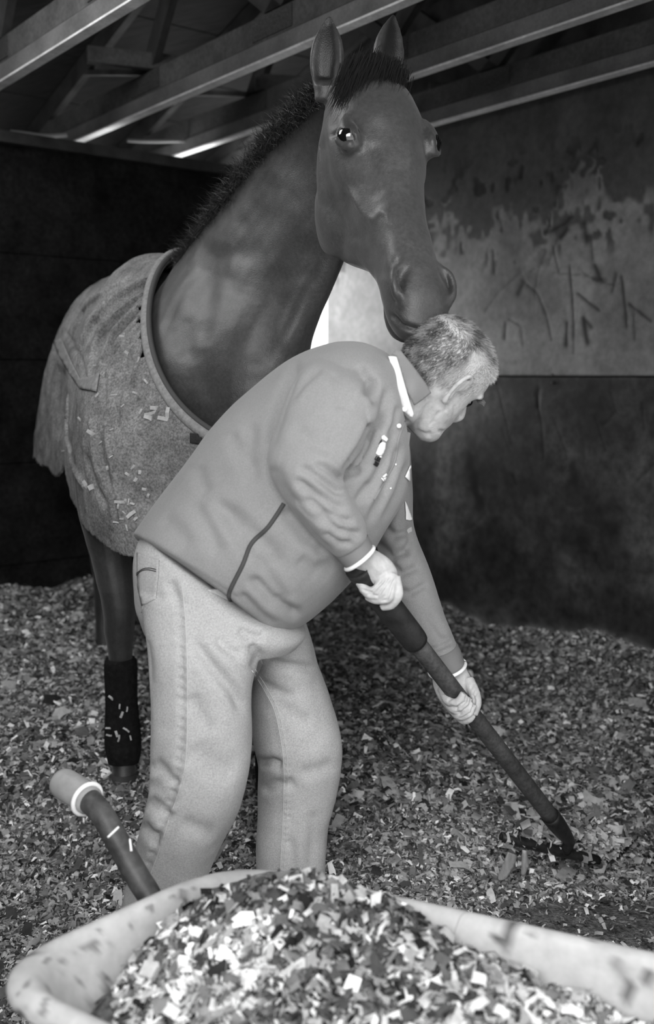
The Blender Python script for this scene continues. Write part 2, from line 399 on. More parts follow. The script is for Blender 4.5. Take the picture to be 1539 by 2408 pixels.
# ------------------------------------------------------------------ roof and trusses
def roofz(v): return 2.72+.30*(2.2-abs(v-2.2))+.12
ro = tag(empty('ceiling', B(1.8, 1.8, 3)), kind='structure')
for k in range(15):
    v0, v1 = -.5+.4*k, -.5+.4*k+.392
    prism('roof_board', [B(u, v, roofz(v)+dz) for dz in (0, .03) for u, v in ((-.1, v0), (11, v0), (11, v1), (-.1, v1))], m_roof, ro)
wv, zv = E2*.019, np.array([0, 0, 1.])
TR = []
for i, (u, lab) in enumerate(((.163, 'timber roof truss running close along the plywood wall'), (.78, 'timber roof truss passing behind the far ear of the horse'),
                   (1.36, 'timber roof truss with a bright lower edge behind the ears of the horse'), (2.05, 'timber roof truss in the corner away from the plywood wall'))):
    t = empty('roof_truss', B(u, 0, 2.6)); tag(t, lab, 'truss', 'roof trusses'); TR.append(t)
    v0, v1 = -.0, 4.9
    bar('furring', B(u, v0, 2.632), B(u, v1, 2.632), E2*.022, zv*.032, m_furring, t, .003)
    bar('lit_underside_strip', B(u, v0, 2.597), B(u, v1, 2.597), E2*.024, zv*.004, m_under, t, .001)  # thin pale strip painting the lit underside of the chord
    bar('bottom_chord', B(u, v0, 2.713), B(u, v1, 2.713), wv, zv*.048, m_chord, t, .003)
    for a, b in ((0.0, 2.2), (4.9, 2.2)):
        bar('top_chord', B(u, a, roofz(a)-.06), B(u, b, roofz(b)-.06), wv, zv*.05, m_web, t)
    for a, b in ((.9, .45), (.9, 1.6), (2.2, 1.6), (2.2, 2.85), (3.2, 2.85), (3.2, 3.9)):
        bar('web_member', B(u, a, 2.765), B(u, b, roofz(b)-.07), E2*.018, E1*.055, m_web, t)
    for a in (.9, 2.2, 3.2):
        for s in (.021,):
            bar('nail_plate', B(u+s, a-.13, 2.715), B(u+s, a+.13, 2.715), E2*.002, zv*.04, m_plate, t)
    child(t, ro) if False else None
def brace(px0, px1, z, lab, m_=m_chord):
    p, q = Wz(*px0, z), Wz(*px1, z); d = nrm(q-p); s = np.cross(d, [0, 0, 1])
    o = bar('cross_brace', p, q, s*.02, zv*.035, m_, None, .003); tag(o, lab, 'beam', 'cross braces between the trusses'); return o
brace((0, 108), (112, 112), 2.80, 'short timber brace between trusses beside the corner truss')
brace((205, 128), (560, 168), 2.80, 'rough timber brace spanning between two roof trusses with hanging splinters')
brace((600, 193), (760, 200), 2.80, 'short pale timber brace beside the ear of the horse')
brace((1010, 212), (1170, 218), 2.80, 'short timber brace between trusses over the plywood wall')
def string(pts, Y, lab):
    tag(mesh_obj('hanging_pipe', *tube([W(*p, Y) for p in pts], .011, 8), m_hang), lab, 'pipe', 'thin pipes above the back wall')
string([(25, 310), (60, 314), (110, 320), (158, 317)], 5.35, 'thin sagging pipe above the back wall in the corner')
string([(300, 330), (350, 332), (435, 331)], 5.6, 'thin pipe above the back wall behind the neck of the horse')

pn = prism('added_roof_sheet', [B(u, v, roofz(v)-.012+dz) for dz in (0, .008) for u, v in ((2.75, 1.75), (3.85, 1.75), (3.85, 2.85), (2.75, 2.85))], m_under, ro)  # unseen pale sheet added above the roof lamp; the boards behind stay closed
# outside ground seen through the openings and lighting the roof from below
g2 = bbox('ground', -6, 9, -9, -.06, -.06, -.02, m_out); tag(g2, kind='structure')
g3 = bbox('ground_back', -6, 1.0, VD+.1, 12, -.06, -.02, m_out); tag(g3, kind='structure')

# ------------------------------------------------------------------ bedding floor
def bed_z(x, y):
    x, y = np.asarray(x, float), np.asarray(y, float); q0 = (x-O_[0])*E2[0]+(y-O_[1])*E2[1]; q1 = (x-O_[0])*E1[0]+(y-O_[1])*E1[1]
    p = np.c_[x, y, x*0]; dR, dB = np.maximum(q0, 0), np.maximum(VD-q1, 0)
    n = .5*noise3(p, 2.3)+.3*noise3(p, 5.1)+.2*noise3(p, 11)
    z = .015+.12*sm(2.25, 3.1, y)*sm(.9, .1, x)+.07*sm(2.5, 3.3, y)
    z = z+(.03+.10*sm(2.6, 1.4, q1)+.05*n)*np.exp(-(dR/.55)**2)*sm(.2, 1.2, q1)+(.185+.05*n)*np.exp(-(dB/.75)**2)+.03*n*sm(1.8, 2.6, y)
    return z
m_bed = mat('damp_bedding', .12, .95, nz=(30, .7), nz2=(110, .6), bump=(120, 1, .01))
xs, ys = np.arange(-2.4, 2.6, .03), np.arange(.6, 6.0, .03)
gx, gy = np.meshgrid(xs, ys, indexing='ij'); gz = bed_z(gx.ravel(), gy.ravel())
ii = np.arange(gx.size).reshape(gx.shape); ff = np.stack([ii[:-1, :-1], ii[1:, :-1], ii[1:, 1:], ii[:-1, 1:]], -1).reshape(-1, 4)
gq0 = (gx.ravel()-O_[0])*E2[0]+(gy.ravel()-O_[1])*E2[1]; gq1 = (gx.ravel()-O_[0])*E1[0]+(gy.ravel()-O_[1])*E1[1]
ok = ((gq0 > -.005) & (gq0 < UW) & (gq1 > -.9) & (gq1 < VD+.02))
ff = ff[ok[ff].all(1)]
fl = mesh_obj('floor', np.c_[gx.ravel(), gy.ravel(), gz], ff, m_bed); tag(fl, kind='structure')

def chips(name, pos, nrm_, size, tone, mtl, parent=None, lift=0.0, flat=.5):
    """many thin curled wood flakes as one mesh; each flake is a bent strip of two quads"""
    n = len(pos); L_ = size*(.5+rng.random(n)); Wd = L_*(.16+.5*rng.random(n)**1.6)
    t = rng.normal(size=(n, 3)); t -= (t*nrm_).sum(1)[:, None]*nrm_; t /= np.linalg.norm(t, axis=1)[:, None]
    up = nrm_+rng.normal(size=(n, 3))*flat; up /= np.linalg.norm(up, axis=1)[:, None]
    t -= (t*up).sum(1)[:, None]*up; t /= np.linalg.norm(t, axis=1)[:, None]; b = np.cross(up, t)
    cur = (rng.random(n)*.35)[:, None]*L_[:, None]*up
    c = pos+nrm_*(lift+.3*L_*np.abs(rng.random(n)))[:, None]
    l2, w2 = (L_*.5)[:, None], (Wd*.5)[:, None]; j = lambda: 1+.3*rng.normal(size=(n, 1))
    P = np.stack([c-t*l2-b*w2*j(), c-t*l2+b*w2*j(), c+cur+b*w2, c+cur-b*w2, c+t*l2+b*w2*j()*.8, c+t*l2-b*w2*j()*.8], 1).reshape(-1, 3)
    k = np.arange(n)*6; F = np.concatenate([np.stack([k, k+1, k+2, k+3], 1), np.stack([k+3, k+2, k+4, k+5], 1)])
    return mesh_obj(name, P, F, mtl, parent, smooth=False, attrs={'tone': np.repeat(tone, 6)})
m_chip = mat('wood_shaving', .74, .85, tone='tone', nz=(60, .2), spec=.2)
def bed_chips(n, y0, y1, size):
    y = y0+(y1-y0)*rng.random(n); x = (-.42+.84*rng.random(n))*(y+.1)
    q0 = (x-O_[0])*E2[0]+(y-O_[1])*E2[1]; q1 = (x-O_[0])*E1[0]+(y-O_[1])*E1[1]
    # raked, nearly bare floor around the fork
    bare = sm(.62, .2, np.hypot((x-.70)/.85, (y-2.36)/.36)); bare = np.maximum(bare, .85*sm(.2, .6, x)*sm(2.42, 2.2, y))
    k = (q0 > .02) & (q0 < UW-.02) & (q1 < VD-.02) & (q1 > -.6) & (rng.random(n) > .93*bare)
    x, y = x[k], y[k]; e = .01
    z = bed_z(x, y); nx = -(bed_z(x+e, y)-z)/e; ny = -(bed_z(x, y+e)-z)/e
    N = np.c_[nx, ny, np.ones(len(x))]; N /= np.linalg.norm(N, axis=1)[:, None]
    patch = noise3(np.c_[x, y, z], 3.3)
    tn = np.clip(.42+.22*rng.normal(size=len(x))+.12*patch, .06, 1.25); tn = np.where(rng.random(len(x)) < .25, tn*.35, tn); tn = np.where(rng.random(len(x)) < .05, 1.3, tn)
    return np.c_[x, y, z], N, size*(.6+.8*rng.random(len(x))), tn
PB = [bed_chips(120000, 1.5, 2.8, .0145), bed_chips(110000, 2.8, 5.6, .021), bed_chips(1500, 1.9, 4.5, .038)]
o = chips('bedding_shavings', *[np.concatenate([p[i] for p in PB]) for i in range(4)], m_chip, flat=.55)
tag(o, 'wood shavings bedding spread and banked over the stall floor', 'bedding', kind='stuff')
# ------------------------------------------------------------------ horse
m_coat = mat('bay_coat', .045, .42, nz=(7, .22), nz2=(120, .25), tone='tone', bump=(340, .35, .002), spec=.45, sheen=.12)
m_hair = mat('mane_hair', .03, .5, tone='tone', spec=.45)
m_eye = mat('horse_eye', .006, .04, spec=.9, coat=1)
m_blk = mat('worn_felt_rug', .21, .95, nz=(14, .3), nz2=(160, .5), tone='tone', bump=(260, .7, .003), spec=.08)
m_bind = mat('rug_binding', .26, .85, nz=(90, .25), bump=(400, .6), spec=.15)
m_cord = mat('dark_rug_cord', .07, .8, bump=(300, .6))
m_strap = mat('black_webbing', .02, .7, bump=(300, .6))
m_wrap = mat('black_leg_wrap', .013, .95, nz=(60, .4), bump=(200, .8, .003), spec=.1)
m_hoof = mat('dark_hoof', .03, .6, nz=(30, .3))
GH = .15
HF = nrm([.29, -.957, 0]); HS = np.array([-HF[1], HF[0], 0])        # heading, and towards the horse's left
C0 = np.array([-.385, 2.80, 0])
def H(s, lat, z): return C0-HF*s+HS*lat+np.array([0, 0, z])
parts = []
def ring(s, z, wd, h, lat=0, e=2.2): return (H(s, lat, z), HS*wd, np.array([0, 0, h]), e)
trunk = [ring(-.03, 1.14, .10, .10), ring(.02, 1.15, .16, .21), ring(.14, 1.18, .20, .30), ring(.34, 1.25, .215, .39), ring(.55, 1.30, .235, .43), ring(.9, 1.29, .265, .40),
         ring(1.2, 1.34, .255, .37), ring(1.42, 1.38, .25, .355), ring(1.56, 1.35, .20, .28), ring(1.64, 1.34, .10, .15)]
parts.append(loft(trunk, 40))
# shoulders / upper forelegs, drawn in at the girth
def leg(pts, rad, sq=1.0): return tube([np.asarray(p) for p in pts], rad, 18, 5, sq, side=HF)
FR = [W(262, 1080, 3.02), W(246, 1190, 3.0), W(262, 1310, 2.99), W(281, 1425, 2.975), W(281, 1480, 2.975), W(284, 1560, 2.98), W(288, 1690, 2.985), W(291, 1762, 2.975), W(292, 1800, 2.955), W(293, 1850, 2.94)]
parts.append(leg(FR, [.115, .083, .062, .052, .046, .036, .034, .041, .037, .048]))
parts.append(leg([H(.25, -.11, 1.35), H(.2, -.135, 1.12), W(258, 1120, 3.02)], [.13, .125, .1]))
FLx = [H(.18, .15, 1.15), W(640, 1190, 2.86), W(640, 1310, 2.84), W(645, 1440, 2.83), W(645, 1495, 2.83), W(645, 1590, 2.84), W(645, 1750, 2.845), W(645, 1830, 2.83), W(645, 1868, 2.82), W(645, 1920, 2.80)]
parts.append(leg(FLx, [.14, .083, .062, .054, .048, .036, .034, .043, .037, .048]))
for lat, ds in ((-.15, .0), (.15, -.08)):
    hp = [H(1.36+ds, lat*.85, 1.28), H(1.30+ds, lat, 1.08), H(1.30+ds, lat*1.05, .95), H(1.44+ds, lat, .80), H(1.56+ds, lat, .69), H(1.52+ds, lat, .55), H(1.50+ds, lat, .38), H(1.46+ds, lat, .28), H(1.43+ds, lat, .20)]
    parts.append(leg(hp, [.17, .155, .12, .085, .058, .042, .038, .042, .05]))
# neck
NK = [S((400, 1060), (705, 1090), (3.0, 2.76), .17, 2.2), S((340, 905), (712, 925), (2.98, 2.80), .20, 2.2), S((335, 760), (730, 822), (3.08, 2.76), .185, 2.2), S((418, 620), (756, 740), (3.12, 2.72), .15, 2.2), S((512, 500), (794, 655), (3.0, 2.68), .125, 2.2),
      S((585, 395), (815, 600), (2.87, 2.66), .105, 2.2), S((655, 300), (835, 530), (2.75, 2.66), .09, 2.2), S((722, 228), (860, 430), (2.60, 2.62), .08, 2.2), S((770, 190), (880, 340), (2.49, 2.52), .065, 2.2)]
parts.append(loft(NK, 36))
# head: dorsal line from poll to muzzle, depth below it, half width
HP0, HP1 = W(893, 172, 2.34), W(1018, 712, 2.06)
HA = nrm(HP1-HP0); HLEN = np.linalg.norm(HP1-HP0)
tocam = nrm(CAM-(HP0+HP1)/2); perp = nrm(np.cross(HA, tocam))
if perp[0] < 0: perp = -perp                                         # to the right across the face
tocam = nrm(tocam-np.dot(tocam, HA)*HA); AL = math.radians(30)
HN = math.cos(AL)*tocam+math.sin(AL)*perp                            # out of the forehead
HL = -math.cos(AL)*perp+math.sin(AL)*tocam                           # towards the near (right) side of its head
def HD(t, lat, v): return HP0+HA*(t*HLEN)+HL*lat+HN*v
hs = []
for t, top, dep, wd, e in ((-.07, -.045, .09, .05, 2), (-.03, -.01, .17, .084, 2.2), (.06, .014, .235, .102, 2.3), (.16, .022, .285, .116, 2.4), (.26, .018, .315, .118, 2.4), (.36, .010, .335, .108, 2.3), (.46, .004, .325, .090, 2.3),
                           (.56, 0, .265, .074, 2.3), (.66, 0, .20, .063, 2.3), (.76, .002, .165, .060, 2.2), (.86, .004, .150, .064, 2.2), (.94, .0, .140, .065, 2.2), (1.0, -.012, .115, .060, 2.2), (1.05, -.03, .08, .048, 2), (1.08, -.045, .04, .028, 2)):
    hs.append((HD(t, 0, top-dep/2), HL*wd, HN*dep/2, e))
parts.append(loft(hs, 36))
def eyec(sgn): return HD(.285, sgn*.088, -.030), nrm(HL*sgn*.72+HN*.68+HA*.0)
for sgn in (1, -1):                                                  # cheek plates, eye sockets and lids, temples, nostril wings
    parts.append(loft([(HD(t, sgn*l, v), HL*a, HN*b, 2) for t, l, v, a, b in ((.12, .055, -.19, .02, .04), (.22, .068, -.20, .034, .085), (.34, .072, -.215, .036, .11), (.45, .064, -.215, .033, .095), (.54, .05, -.18, .02, .05))], 20))
    c, nn = eyec(sgn); e1 = nrm(HA-np.dot(HA, nn)*nn); e2 = np.cross(nn, e1)
    parts.append(ball(c, .030))
    parts.append(tube([c+nn*(.026-.006*abs(math.cos(t)))+e1*.028*math.cos(t)+e2*.022*math.sin(t) for t in np.linspace(0, 2*math.pi, 22)], .0065, 10, 2))
    parts.append(tube([HD(.19, sgn*.088, -.02), HD(.235, sgn*.098, -.018), HD(.28, sgn*.098, -.012), HD(.34, sgn*.088, -.02)], [.014, .017, .016, .012]))
    parts.append(tube([HD(.36, sgn*.088, -.09), HD(.45, sgn*.080, -.088), HD(.56, sgn*.062, -.075)], [.008, .012, .009]))
    parts.append(tube([HD(.82, sgn*.04, -.02), HD(.875, sgn*.056, -.018), HD(.935, sgn*.056, -.022), HD(.975, sgn*.045, -.034)], [.010, .017, .018, .014]))
parts.append(tube([HD(.78, 0, -.135), HD(.87, 0, -.142), HD(.95, 0, -.132), HD(1.0, 0, -.105)], [.03, .038, .040, .03]))      # chin
parts.append(tube([HD(.5, 0, -.22), HD(.66, 0, -.165), HD(.8, 0, -.135)], [.045, .036, .034]))
# throat join
parts.append(loft([S((735, 360), (835, 580), (2.66, 2.62), .045), S((765, 300), (870, 530), (2.57, 2.5), .05), S((800, 260), (900, 480), (2.48, 2.42), .05)], 24))
# ears
def ear(base, tip, Yb, Yt, wpx, lean):
    b, t = W(*base, Yb), W(*tip, Yt); ax = nrm(t-b); L_ = np.linalg.norm(t-b); vw = nrm(CAM-b); vw = nrm(vw-np.dot(vw, ax)*ax)
    sd = np.cross(ax, vw); ca, sa = math.cos(lean), math.sin(lean); sd2, vw2 = sd*ca+vw*sa, vw*ca-sd*sa
    secs = []
    for f, wf, off in ((-.12, .6, 0), (0, .62, 0), (.15, .82, .1), (.35, 1.0, .05), (.55, .95, 0), (.75, .70, 0), (.9, .38, 0), (1.0, .10, 0)):
        secs.append((b+ax*(L_*f)+sd*off*wpx*.3, sd2*(wpx*wf), vw2*(wpx*(.75-.25*f)*max(wf, .35)), 2))
    return loft(secs, 20), b, t, ax, vw2, sd2, L_
EAR = [ear((764, 218), (775, 34), 2.40, 2.40, .041, .15), ear((905, 200), (928, 30), 2.44, 2.46, .041, -.5)]
parts += [e[0] for e in EAR]
hb = Blob(parts, .0048, 7)
# ears hollowed towards the front
for _, b, t, ax, vw, sd, L_ in EAR:
    q = hb.co-b; f = (q@ax)/L_; lat = q@sd; dep = q@vw
    k = np.where((f > .08) & (f < 1.0) & (np.abs(lat) < .05) & (dep > -.03) & (np.linalg.norm(q, axis=1) < .25))[0]
    wdt = .029*np.interp(f[k], [0, .2, .4, .6, .8, 1], [.5, .85, 1, .9, .6, .1])
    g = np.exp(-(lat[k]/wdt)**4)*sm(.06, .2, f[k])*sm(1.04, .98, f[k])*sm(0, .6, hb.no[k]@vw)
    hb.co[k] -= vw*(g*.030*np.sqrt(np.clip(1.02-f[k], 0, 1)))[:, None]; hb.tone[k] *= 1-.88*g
    em_ = np.zeros(len(hb.co)); em_[k] = 1; hb.smooth(6, em_)
hb.refresh()
# nostrils, mouth, eye lids, jaw and cheek modelling
for sgn in (1, -1):
    for q_ in np.linspace(0, 1, 9):
        c = HD(.862+.10*q_, sgn*(.044+.010*math.sin(q_*2.6)), -.004-.018*q_*q_); d = np.linalg.norm(hb.co-c, axis=1); hb.tone *= 1-.22*np.exp(-(d/.012)**2)
        hb.bump(c, .0085, -.0075*(.5+math.sin(q_*math.pi)))
    hb.bump(HD(.45, sgn*.085, -.12), .035, -.010); hb.bump(HD(.19, sgn*.09, -.07), .024, -.012)
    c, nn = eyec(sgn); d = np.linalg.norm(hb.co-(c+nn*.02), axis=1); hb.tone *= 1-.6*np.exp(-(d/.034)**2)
hb.refresh()
HY = (1.9, 2.62)
hb.crease([(912, 728), (945, 764), (990, 778), (1030, 772), (1056, 748)], .006, .009, .5, HY, .4)          # lips
hb.crease([(745, 300), (762, 400), (785, 500), (820, 580)], .022, .008, .6, HY)                                # cheek ridge
hb.crease([(825, 540), (850, 575), (880, 610), (900, 665)], .02, .005, .5, HY); hb.crease([(790, 450), (830, 540), (880, 560)], .026, .004, .4, HY)
hb.crease([(860, 508), (880, 516), (897, 497), (915, 506), (922, 545)], .006, -.0025, 0, HY)                   # facial vein
hb.crease([(905, 470), (925, 560), (932, 640)], .02, -.004, 0, HY); hb.crease([(930, 600), (940, 650), (935, 720)], .010, .005, .5, HY)
hb.crease([(880, 235), (940, 300), (980, 400)], .03, -.005, 0, HY); hb.crease([(862, 330), (880, 420), (900, 470)], .028, .005, .3, HY); hb.crease([(975, 440), (990, 540), (1000, 620)], .02, .004, .3, HY)
hb.crease([(775, 325), (800, 312), (830, 325), (842, 352)], .006, .006, .6, HY)
hb.refresh(); NY = (2.3, 3.4)
hb.crease([(735, 540), (690, 640), (640, 760), (600, 880)], .045, .010, .4, NY); hb.crease([(650, 400), (610, 520), (560, 640)], .05, .006, .4, NY)
hb.crease([(520, 560), (480, 680), (470, 820)], .045, .010, .4, NY); hb.crease([(725, 640), (700, 740), (665, 840)], .03, -.004, 0, NY)
hb.crease([(380, 700), (430, 800), (520, 960)], .05, .008, .5, NY)
hb.refresh()
hb.co += hb.no*(.0016*noise3(hb.co, 26))[:, None]
# dark points: muzzle, lower legs, crest
mz = (hb.co-HD(1.0, 0, -.06)); hb.tone *= 1-.35*np.exp(-((mz@HA+.0)/.09)**2)*(np.linalg.norm(mz, axis=1) < .25)
hb.tone *= np.where((hb.co[:, 2] < .75), .75, 1)
horse = empty('horse', H(.7, 0, GH)); tag(horse, 'dark bay horse in a worn felt rug resting its chin on the bent man\'s head', 'horse')
body = hb.obj('body', m_coat, horse)
def eye(sgn):
    c, nn = eyec(sgn); return mesh_obj('eye', *ball(c+nn*.0115, .0268, 24, 16), m_eye, horse)
eye(1); eye(-1)
for nm, pts in (('hoof', FR), ('hoof', FLx)):
    q = pts[-1]; z0 = q[2]-.03
    mesh_obj('hoof', *loft([(np.array([q[0], q[1], z0+.075]), HF*.046, HS*.046), (np.array([q[0], q[1], z0+.02])+HF*.012, HF*.058, HS*.056), (np.array([q[0], q[1], z0-.02])+HF*.02, HF*.066, HS*.062)], 18, 2), m_hoof, horse)
def wrap(pts, r):
    w_ = tube(pts, r, 24, 6, 1.0, side=HF); o = mesh_obj('leg_wrap', *w_, m_wrap, horse); tag(o, 'black cloth leg wrap'); return o
wraps = [wrap([W(283, 1548, 2.98), W(284, 1565, 2.98), W(286, 1650, 2.985), W(289, 1735, 2.98), W(291, 1775, 2.965), W(291, 1795, 2.96)], [.044, .051, .050, .057, .053, .046]),
         wrap([W(645, 1585, 2.84), W(645, 1605, 2.84), W(645, 1690, 2.845), W(645, 1790, 2.84), W(645, 1845, 2.82), W(645, 1862, 2.82)], [.044, .051, .050, .057, .053, .046])]
# hair: strands grow from a line of roots
def hair(name, roots, dirs, length, width, tones, mtl, parent, droop=None, seg=4, jit=.25):
    n = len(roots); P = []; side = np.cross(dirs, CAM-roots); side /= np.linalg.norm(side, axis=1)[:, None]+1e-9
    d = dirs+rng.normal(size=(n, 3))*jit; d /= np.linalg.norm(d, axis=1)[:, None]; p = roots.copy(); T = []
    dr = np.array([0, 0, -1.]) if droop is None else droop
    for k in range(seg+1):
        wk = (width*(1-k/seg*.9))[:, None]; P += [p-side*wk, p+side*wk]
        d = d+dr*(.9/seg)*1.0+rng.normal(size=(n, 3))*jit*.25; d /= np.linalg.norm(d, axis=1)[:, None]; p = p+d*(length/seg)[:, None]
    P = np.stack(P, 1); m = 2*(seg+1); k0 = np.arange(n)*m; F = [np.stack([k0+2*i, k0+2*i+1, k0+2*i+3, k0+2*i+2], 1) for i in range(seg)]
    return mesh_obj(name, P.reshape(-1, 3), np.concatenate(F), mtl, parent, smooth=True, attrs={'tone': np.repeat(tones, m)})
def along(pts, n): 
    q = catmull(np.array(pts), 12); t = rng.random(n)*(len(q)-1); i = t.astype(int); f = (t-i)[:, None]; i2 = np.minimum(i+1, len(q)-1)
    return q[i]*(1-f)+q[i2]*f, t/(len(q)-1)
crest = [W(745, 213, 2.52), W(700, 255, 2.60), W(655, 305, 2.70), W(585, 398, 2.84), W(512, 503, 2.98), W(455, 590, 3.09), W(437, 612, 3.12)]
n = 17000; r0, tt = along(crest, n); r0 = r0+rng.normal(size=(n, 3))*np.array([.018, .018, .012])+HN*0
out = nrm(np.cross(np.array(crest[-1])-np.array(crest[0]), CAM-np.array(crest[3])))
if out[0] > 0: out = -out
nearf = rng.random(n) < .75
dirs = np.where(nearf[:, None], out*.55+np.array([.3, -.75, .1]), out*.8+np.array([-.1, .2, .2]))
Lh = (.055+.05*rng.random(n))*np.interp(tt, [0, .2, .6, .9, 1], [.5, .75, 1.1, 1.2, .9])*np.where(nearf, 1.0, .55)
hair('mane', r0-out*.012, dirs, Lh*.72, np.full(n, .0007), .6+1.3*rng.random(n)*np.where(rng.random(n) < .25, 2.2, 1), m_hair, horse, droop=np.array([-.1, -.1, -.9]), jit=.3)
n = 5200; r0, tt = along([HD(-.01, .062, -.035), HD(-.05, .03, -.01), HD(-.05, -.02, -.006), HD(-.02, -.055, -.012)], n); r0 = r0+rng.normal(size=(n, 3))*.012
fd = HA*.9+HN*.28+HL*.35
hair('forelock', r0, np.tile(fd, (n, 1)), .045+.085*rng.random(n)*(1-tt*.6), np.full(n, .0009), .25+.4*rng.random(n), m_hair, horse, droop=HA*.6+HL*.42-HN*.28, seg=6, jit=.09)

# ------------------------------------------------------------------ rug
def loop(top, bot, wd, e=2.3, k=0.0):
    c = (top+bot)/2; return (c, HS*wd, (top-bot)/2, e, k)
RG = [loop(W(432, 588, 3.15), W(640, 1060, 2.62), .215, 2.0, .28), loop(W(418, 600, 3.22), H(-.13, 0, 1.06), .25, 2.1, .25), loop(H(.62, 0, 1.80), H(-.13, 0, .84), .285, 2.2, .2), loop(H(.78, 0, 1.79), H(.10, 0, .6), .305, 2.3, .1),
      loop(H(1.0, 0, 1.765), H(.55, 0, .5), .325, 2.4, .05), loop(H(1.22, 0, 1.78), H(1.05, 0, .5), .36, 2.4, .08), loop(H(1.42, 0, 1.80), H(1.4, 0, .5), .40, 2.4, .16), loop(H(1.58, 0, 1.72), H(1.66, 0, .5), .39, 2.2, .2), loop(H(1.66, 0, 1.55), H(1.72, 0, .5), .25, 2, .2)]
rb0 = Blob([loft(RG, 56, 7)], .012, 3); t0_ = bvh(rb0); pleats = [loft(RG, 56, 7)]
for pl, r_ in (([(402, 640), (340, 662), (270, 700), (222, 750), (196, 812), (186, 860)], .017), ([(398, 655), (345, 685), (285, 728), (240, 780), (216, 840), (210, 890)], .016), ([(392, 672), (345, 708), (295, 755), (256, 806), (234, 862)], .015), ([(384, 692), (345, 735), (300, 785), (268, 835), (250, 880)], .014), ([(376, 715), (345, 762), (312, 815), (290, 870)], .013),
               ([(362, 760), (340, 815), (322, 870), (312, 930)], .012), ([(300, 905), (292, 960), (296, 1020)], .011), ([(250, 975), (258, 1040), (272, 1110), (268, 1170)], .013), ([(212, 985), (222, 1060), (240, 1130)], .012), ([(280, 1100), (262, 1160), (266, 1215)], .010), ([(160, 930), (158, 1010), (172, 1085), (196, 1150)], .013), ([(340, 640), (262, 678), (205, 722), (172, 780)], .014)):
    P_ = [cast(t0_, x, y, -r_*.15) for x, y in sub_px([tuple(q) for q in catmull(np.array(pl), 4)], 14)]; P_ = [p for p in P_ if p is not None and p[1] > 2.4]
    P_ = P_[2:] if pl[0][1] < 800 else P_
    if len(P_) > 3: pleats.append(tube(P_, [1.15*r_*(.35+.65*math.sin(math.pi*(.12+.76*i/(len(P_)-1)))) for i in range(len(P_))], 10, 2))
rb = Blob(pleats, .006, 4)
q = (rb.co-C0); ss = -(q@HF); lat = q@HS
hem = np.interp(ss, [-.2, .0, .3, .5, .75, .8, .9, 1.7], [.90, .92, .98, 1.02, 1.09, 1.06, 1.03, 1.06])+.006*np.sin(ss*23)+.004*noise3(rb.co, 9)
dl = RG[0]; nO = nrm(np.cross(dl[1], dl[2])); nO = nO if np.dot(nO, HF) > 0 else -nO
cut = ((rb.co-dl[0])@nO) > -.012
keep = (rb.co[:, 2] > hem) & ~cut
# folds and hanging creases
rb.refresh()
FOLD = [([(392, 640), (300, 690), (225, 760), (195, 830)], .013, .013), ([(390, 655), (320, 700), (250, 770), (222, 850)], .012, .014), ([(388, 668), (330, 720), (270, 790), (235, 860)], .011, .014), ([(380, 690), (335, 740), (290, 790), (250, 860)], .010, .012),
        ([(372, 712), (330, 770), (285, 830), (265, 880)], .009, .010), ([(330, 750), (310, 840), (300, 920)], .010, .010), ([(345, 790), (325, 860), (310, 930)], .010, .010), ([(260, 800), (245, 900), (245, 960)], .011, .010), ([(180, 930), (180, 1020), (195, 1120), (205, 1165)], .010, .007),
        ([(155, 900), (150, 1000), (170, 1100)], .012, .010), ([(225, 1000), (240, 1080), (262, 1170)], .012, .010), ([(200, 1060), (225, 1150), (250, 1200)], .010, .012), ([(250, 960), (265, 1050), (280, 1140)], .012, .008),
        ([(140, 850), (137, 940), (145, 1040)], .022, .018), ([(265, 1170), (270, 1200), (275, 1240)], .008, .010), ([(150, 770), (190, 850), (200, 900)], .010, .008), ([(205, 720), (170, 790), (165, 830)], .012, .008), ([(350, 880), (330, 940), (300, 1010)], .012, .007)]
for p_, w_, d_ in FOLD: rb.crease(p_, w_*.8, d_*.9, .2, (2.4, 4.9), face=-.1)
rb.refresh(); rb.co += rb.no*(.004*noise3(rb.co, 13)+.0018*noise3(rb.co, 45))[:, None]
rb.tone = 1+.22*noise3(rb.co, 5)+.12*noise3(rb.co, 60)
kf = keep[rb.f].all(1); f2 = rb.f[kf]; used = np.unique(f2); mp_ = -np.ones(len(rb.co), int); mp_[used] = np.arange(len(used))
rug = empty('horse_rug', H(.8, 0, 1.75)); tag(rug, 'worn felt rug with a bound neck edge draped over the horse', 'rug')
ro_ = mesh_obj('rug_shell', rb.co[used], mp_[f2], m_blk, rug, attrs={'tone': rb.tone[used]})
sf = ro_.modifiers.new('cloth', 'SOLIDIFY'); sf.thickness = .008; sf.offset = -1
ang = np.linspace(0, 2*math.pi, 60)
def edge_loop(k, off): 
    c, a, b, e, kk = dl; e = 2/e
    return [c+a*k*(1-kk*math.sin(t))*np.sign(math.cos(t))*abs(math.cos(t))**e+b*k*np.sign(math.sin(t))*abs(math.sin(t))**e+nO*off for t in ang]
mesh_obj('neck_binding', *tube(edge_loop(1.005, -.012), .016, 10, 2, 1.0, side=nO), m_bind, rug)
mesh_obj('neck_cord', *tube(edge_loop(.97, .002), .008, 8, 2), m_cord, rug)
rtree = BVHTree.FromPolygons([tuple(c) for c in rb.co[used]], [tuple(map(int, q)) for q in mp_[f2]])
sp = patch('rug_strap', [(449, 1019), (500, 1021), (480, 1046), (449, 1041)], m_strap, rug, rtree, .006, step=6, thick=.004); sp['label'] = 'black chest strap'
tp = patch('rug_tape', [(128, 805), (146, 796), (170, 850), (192, 892), (236, 880), (229, 922), (190, 914), (164, 876), (140, 836)], m_bind, rug, rtree, .004, step=6, thick=.003); tp['label'] = 'pale patching tape'
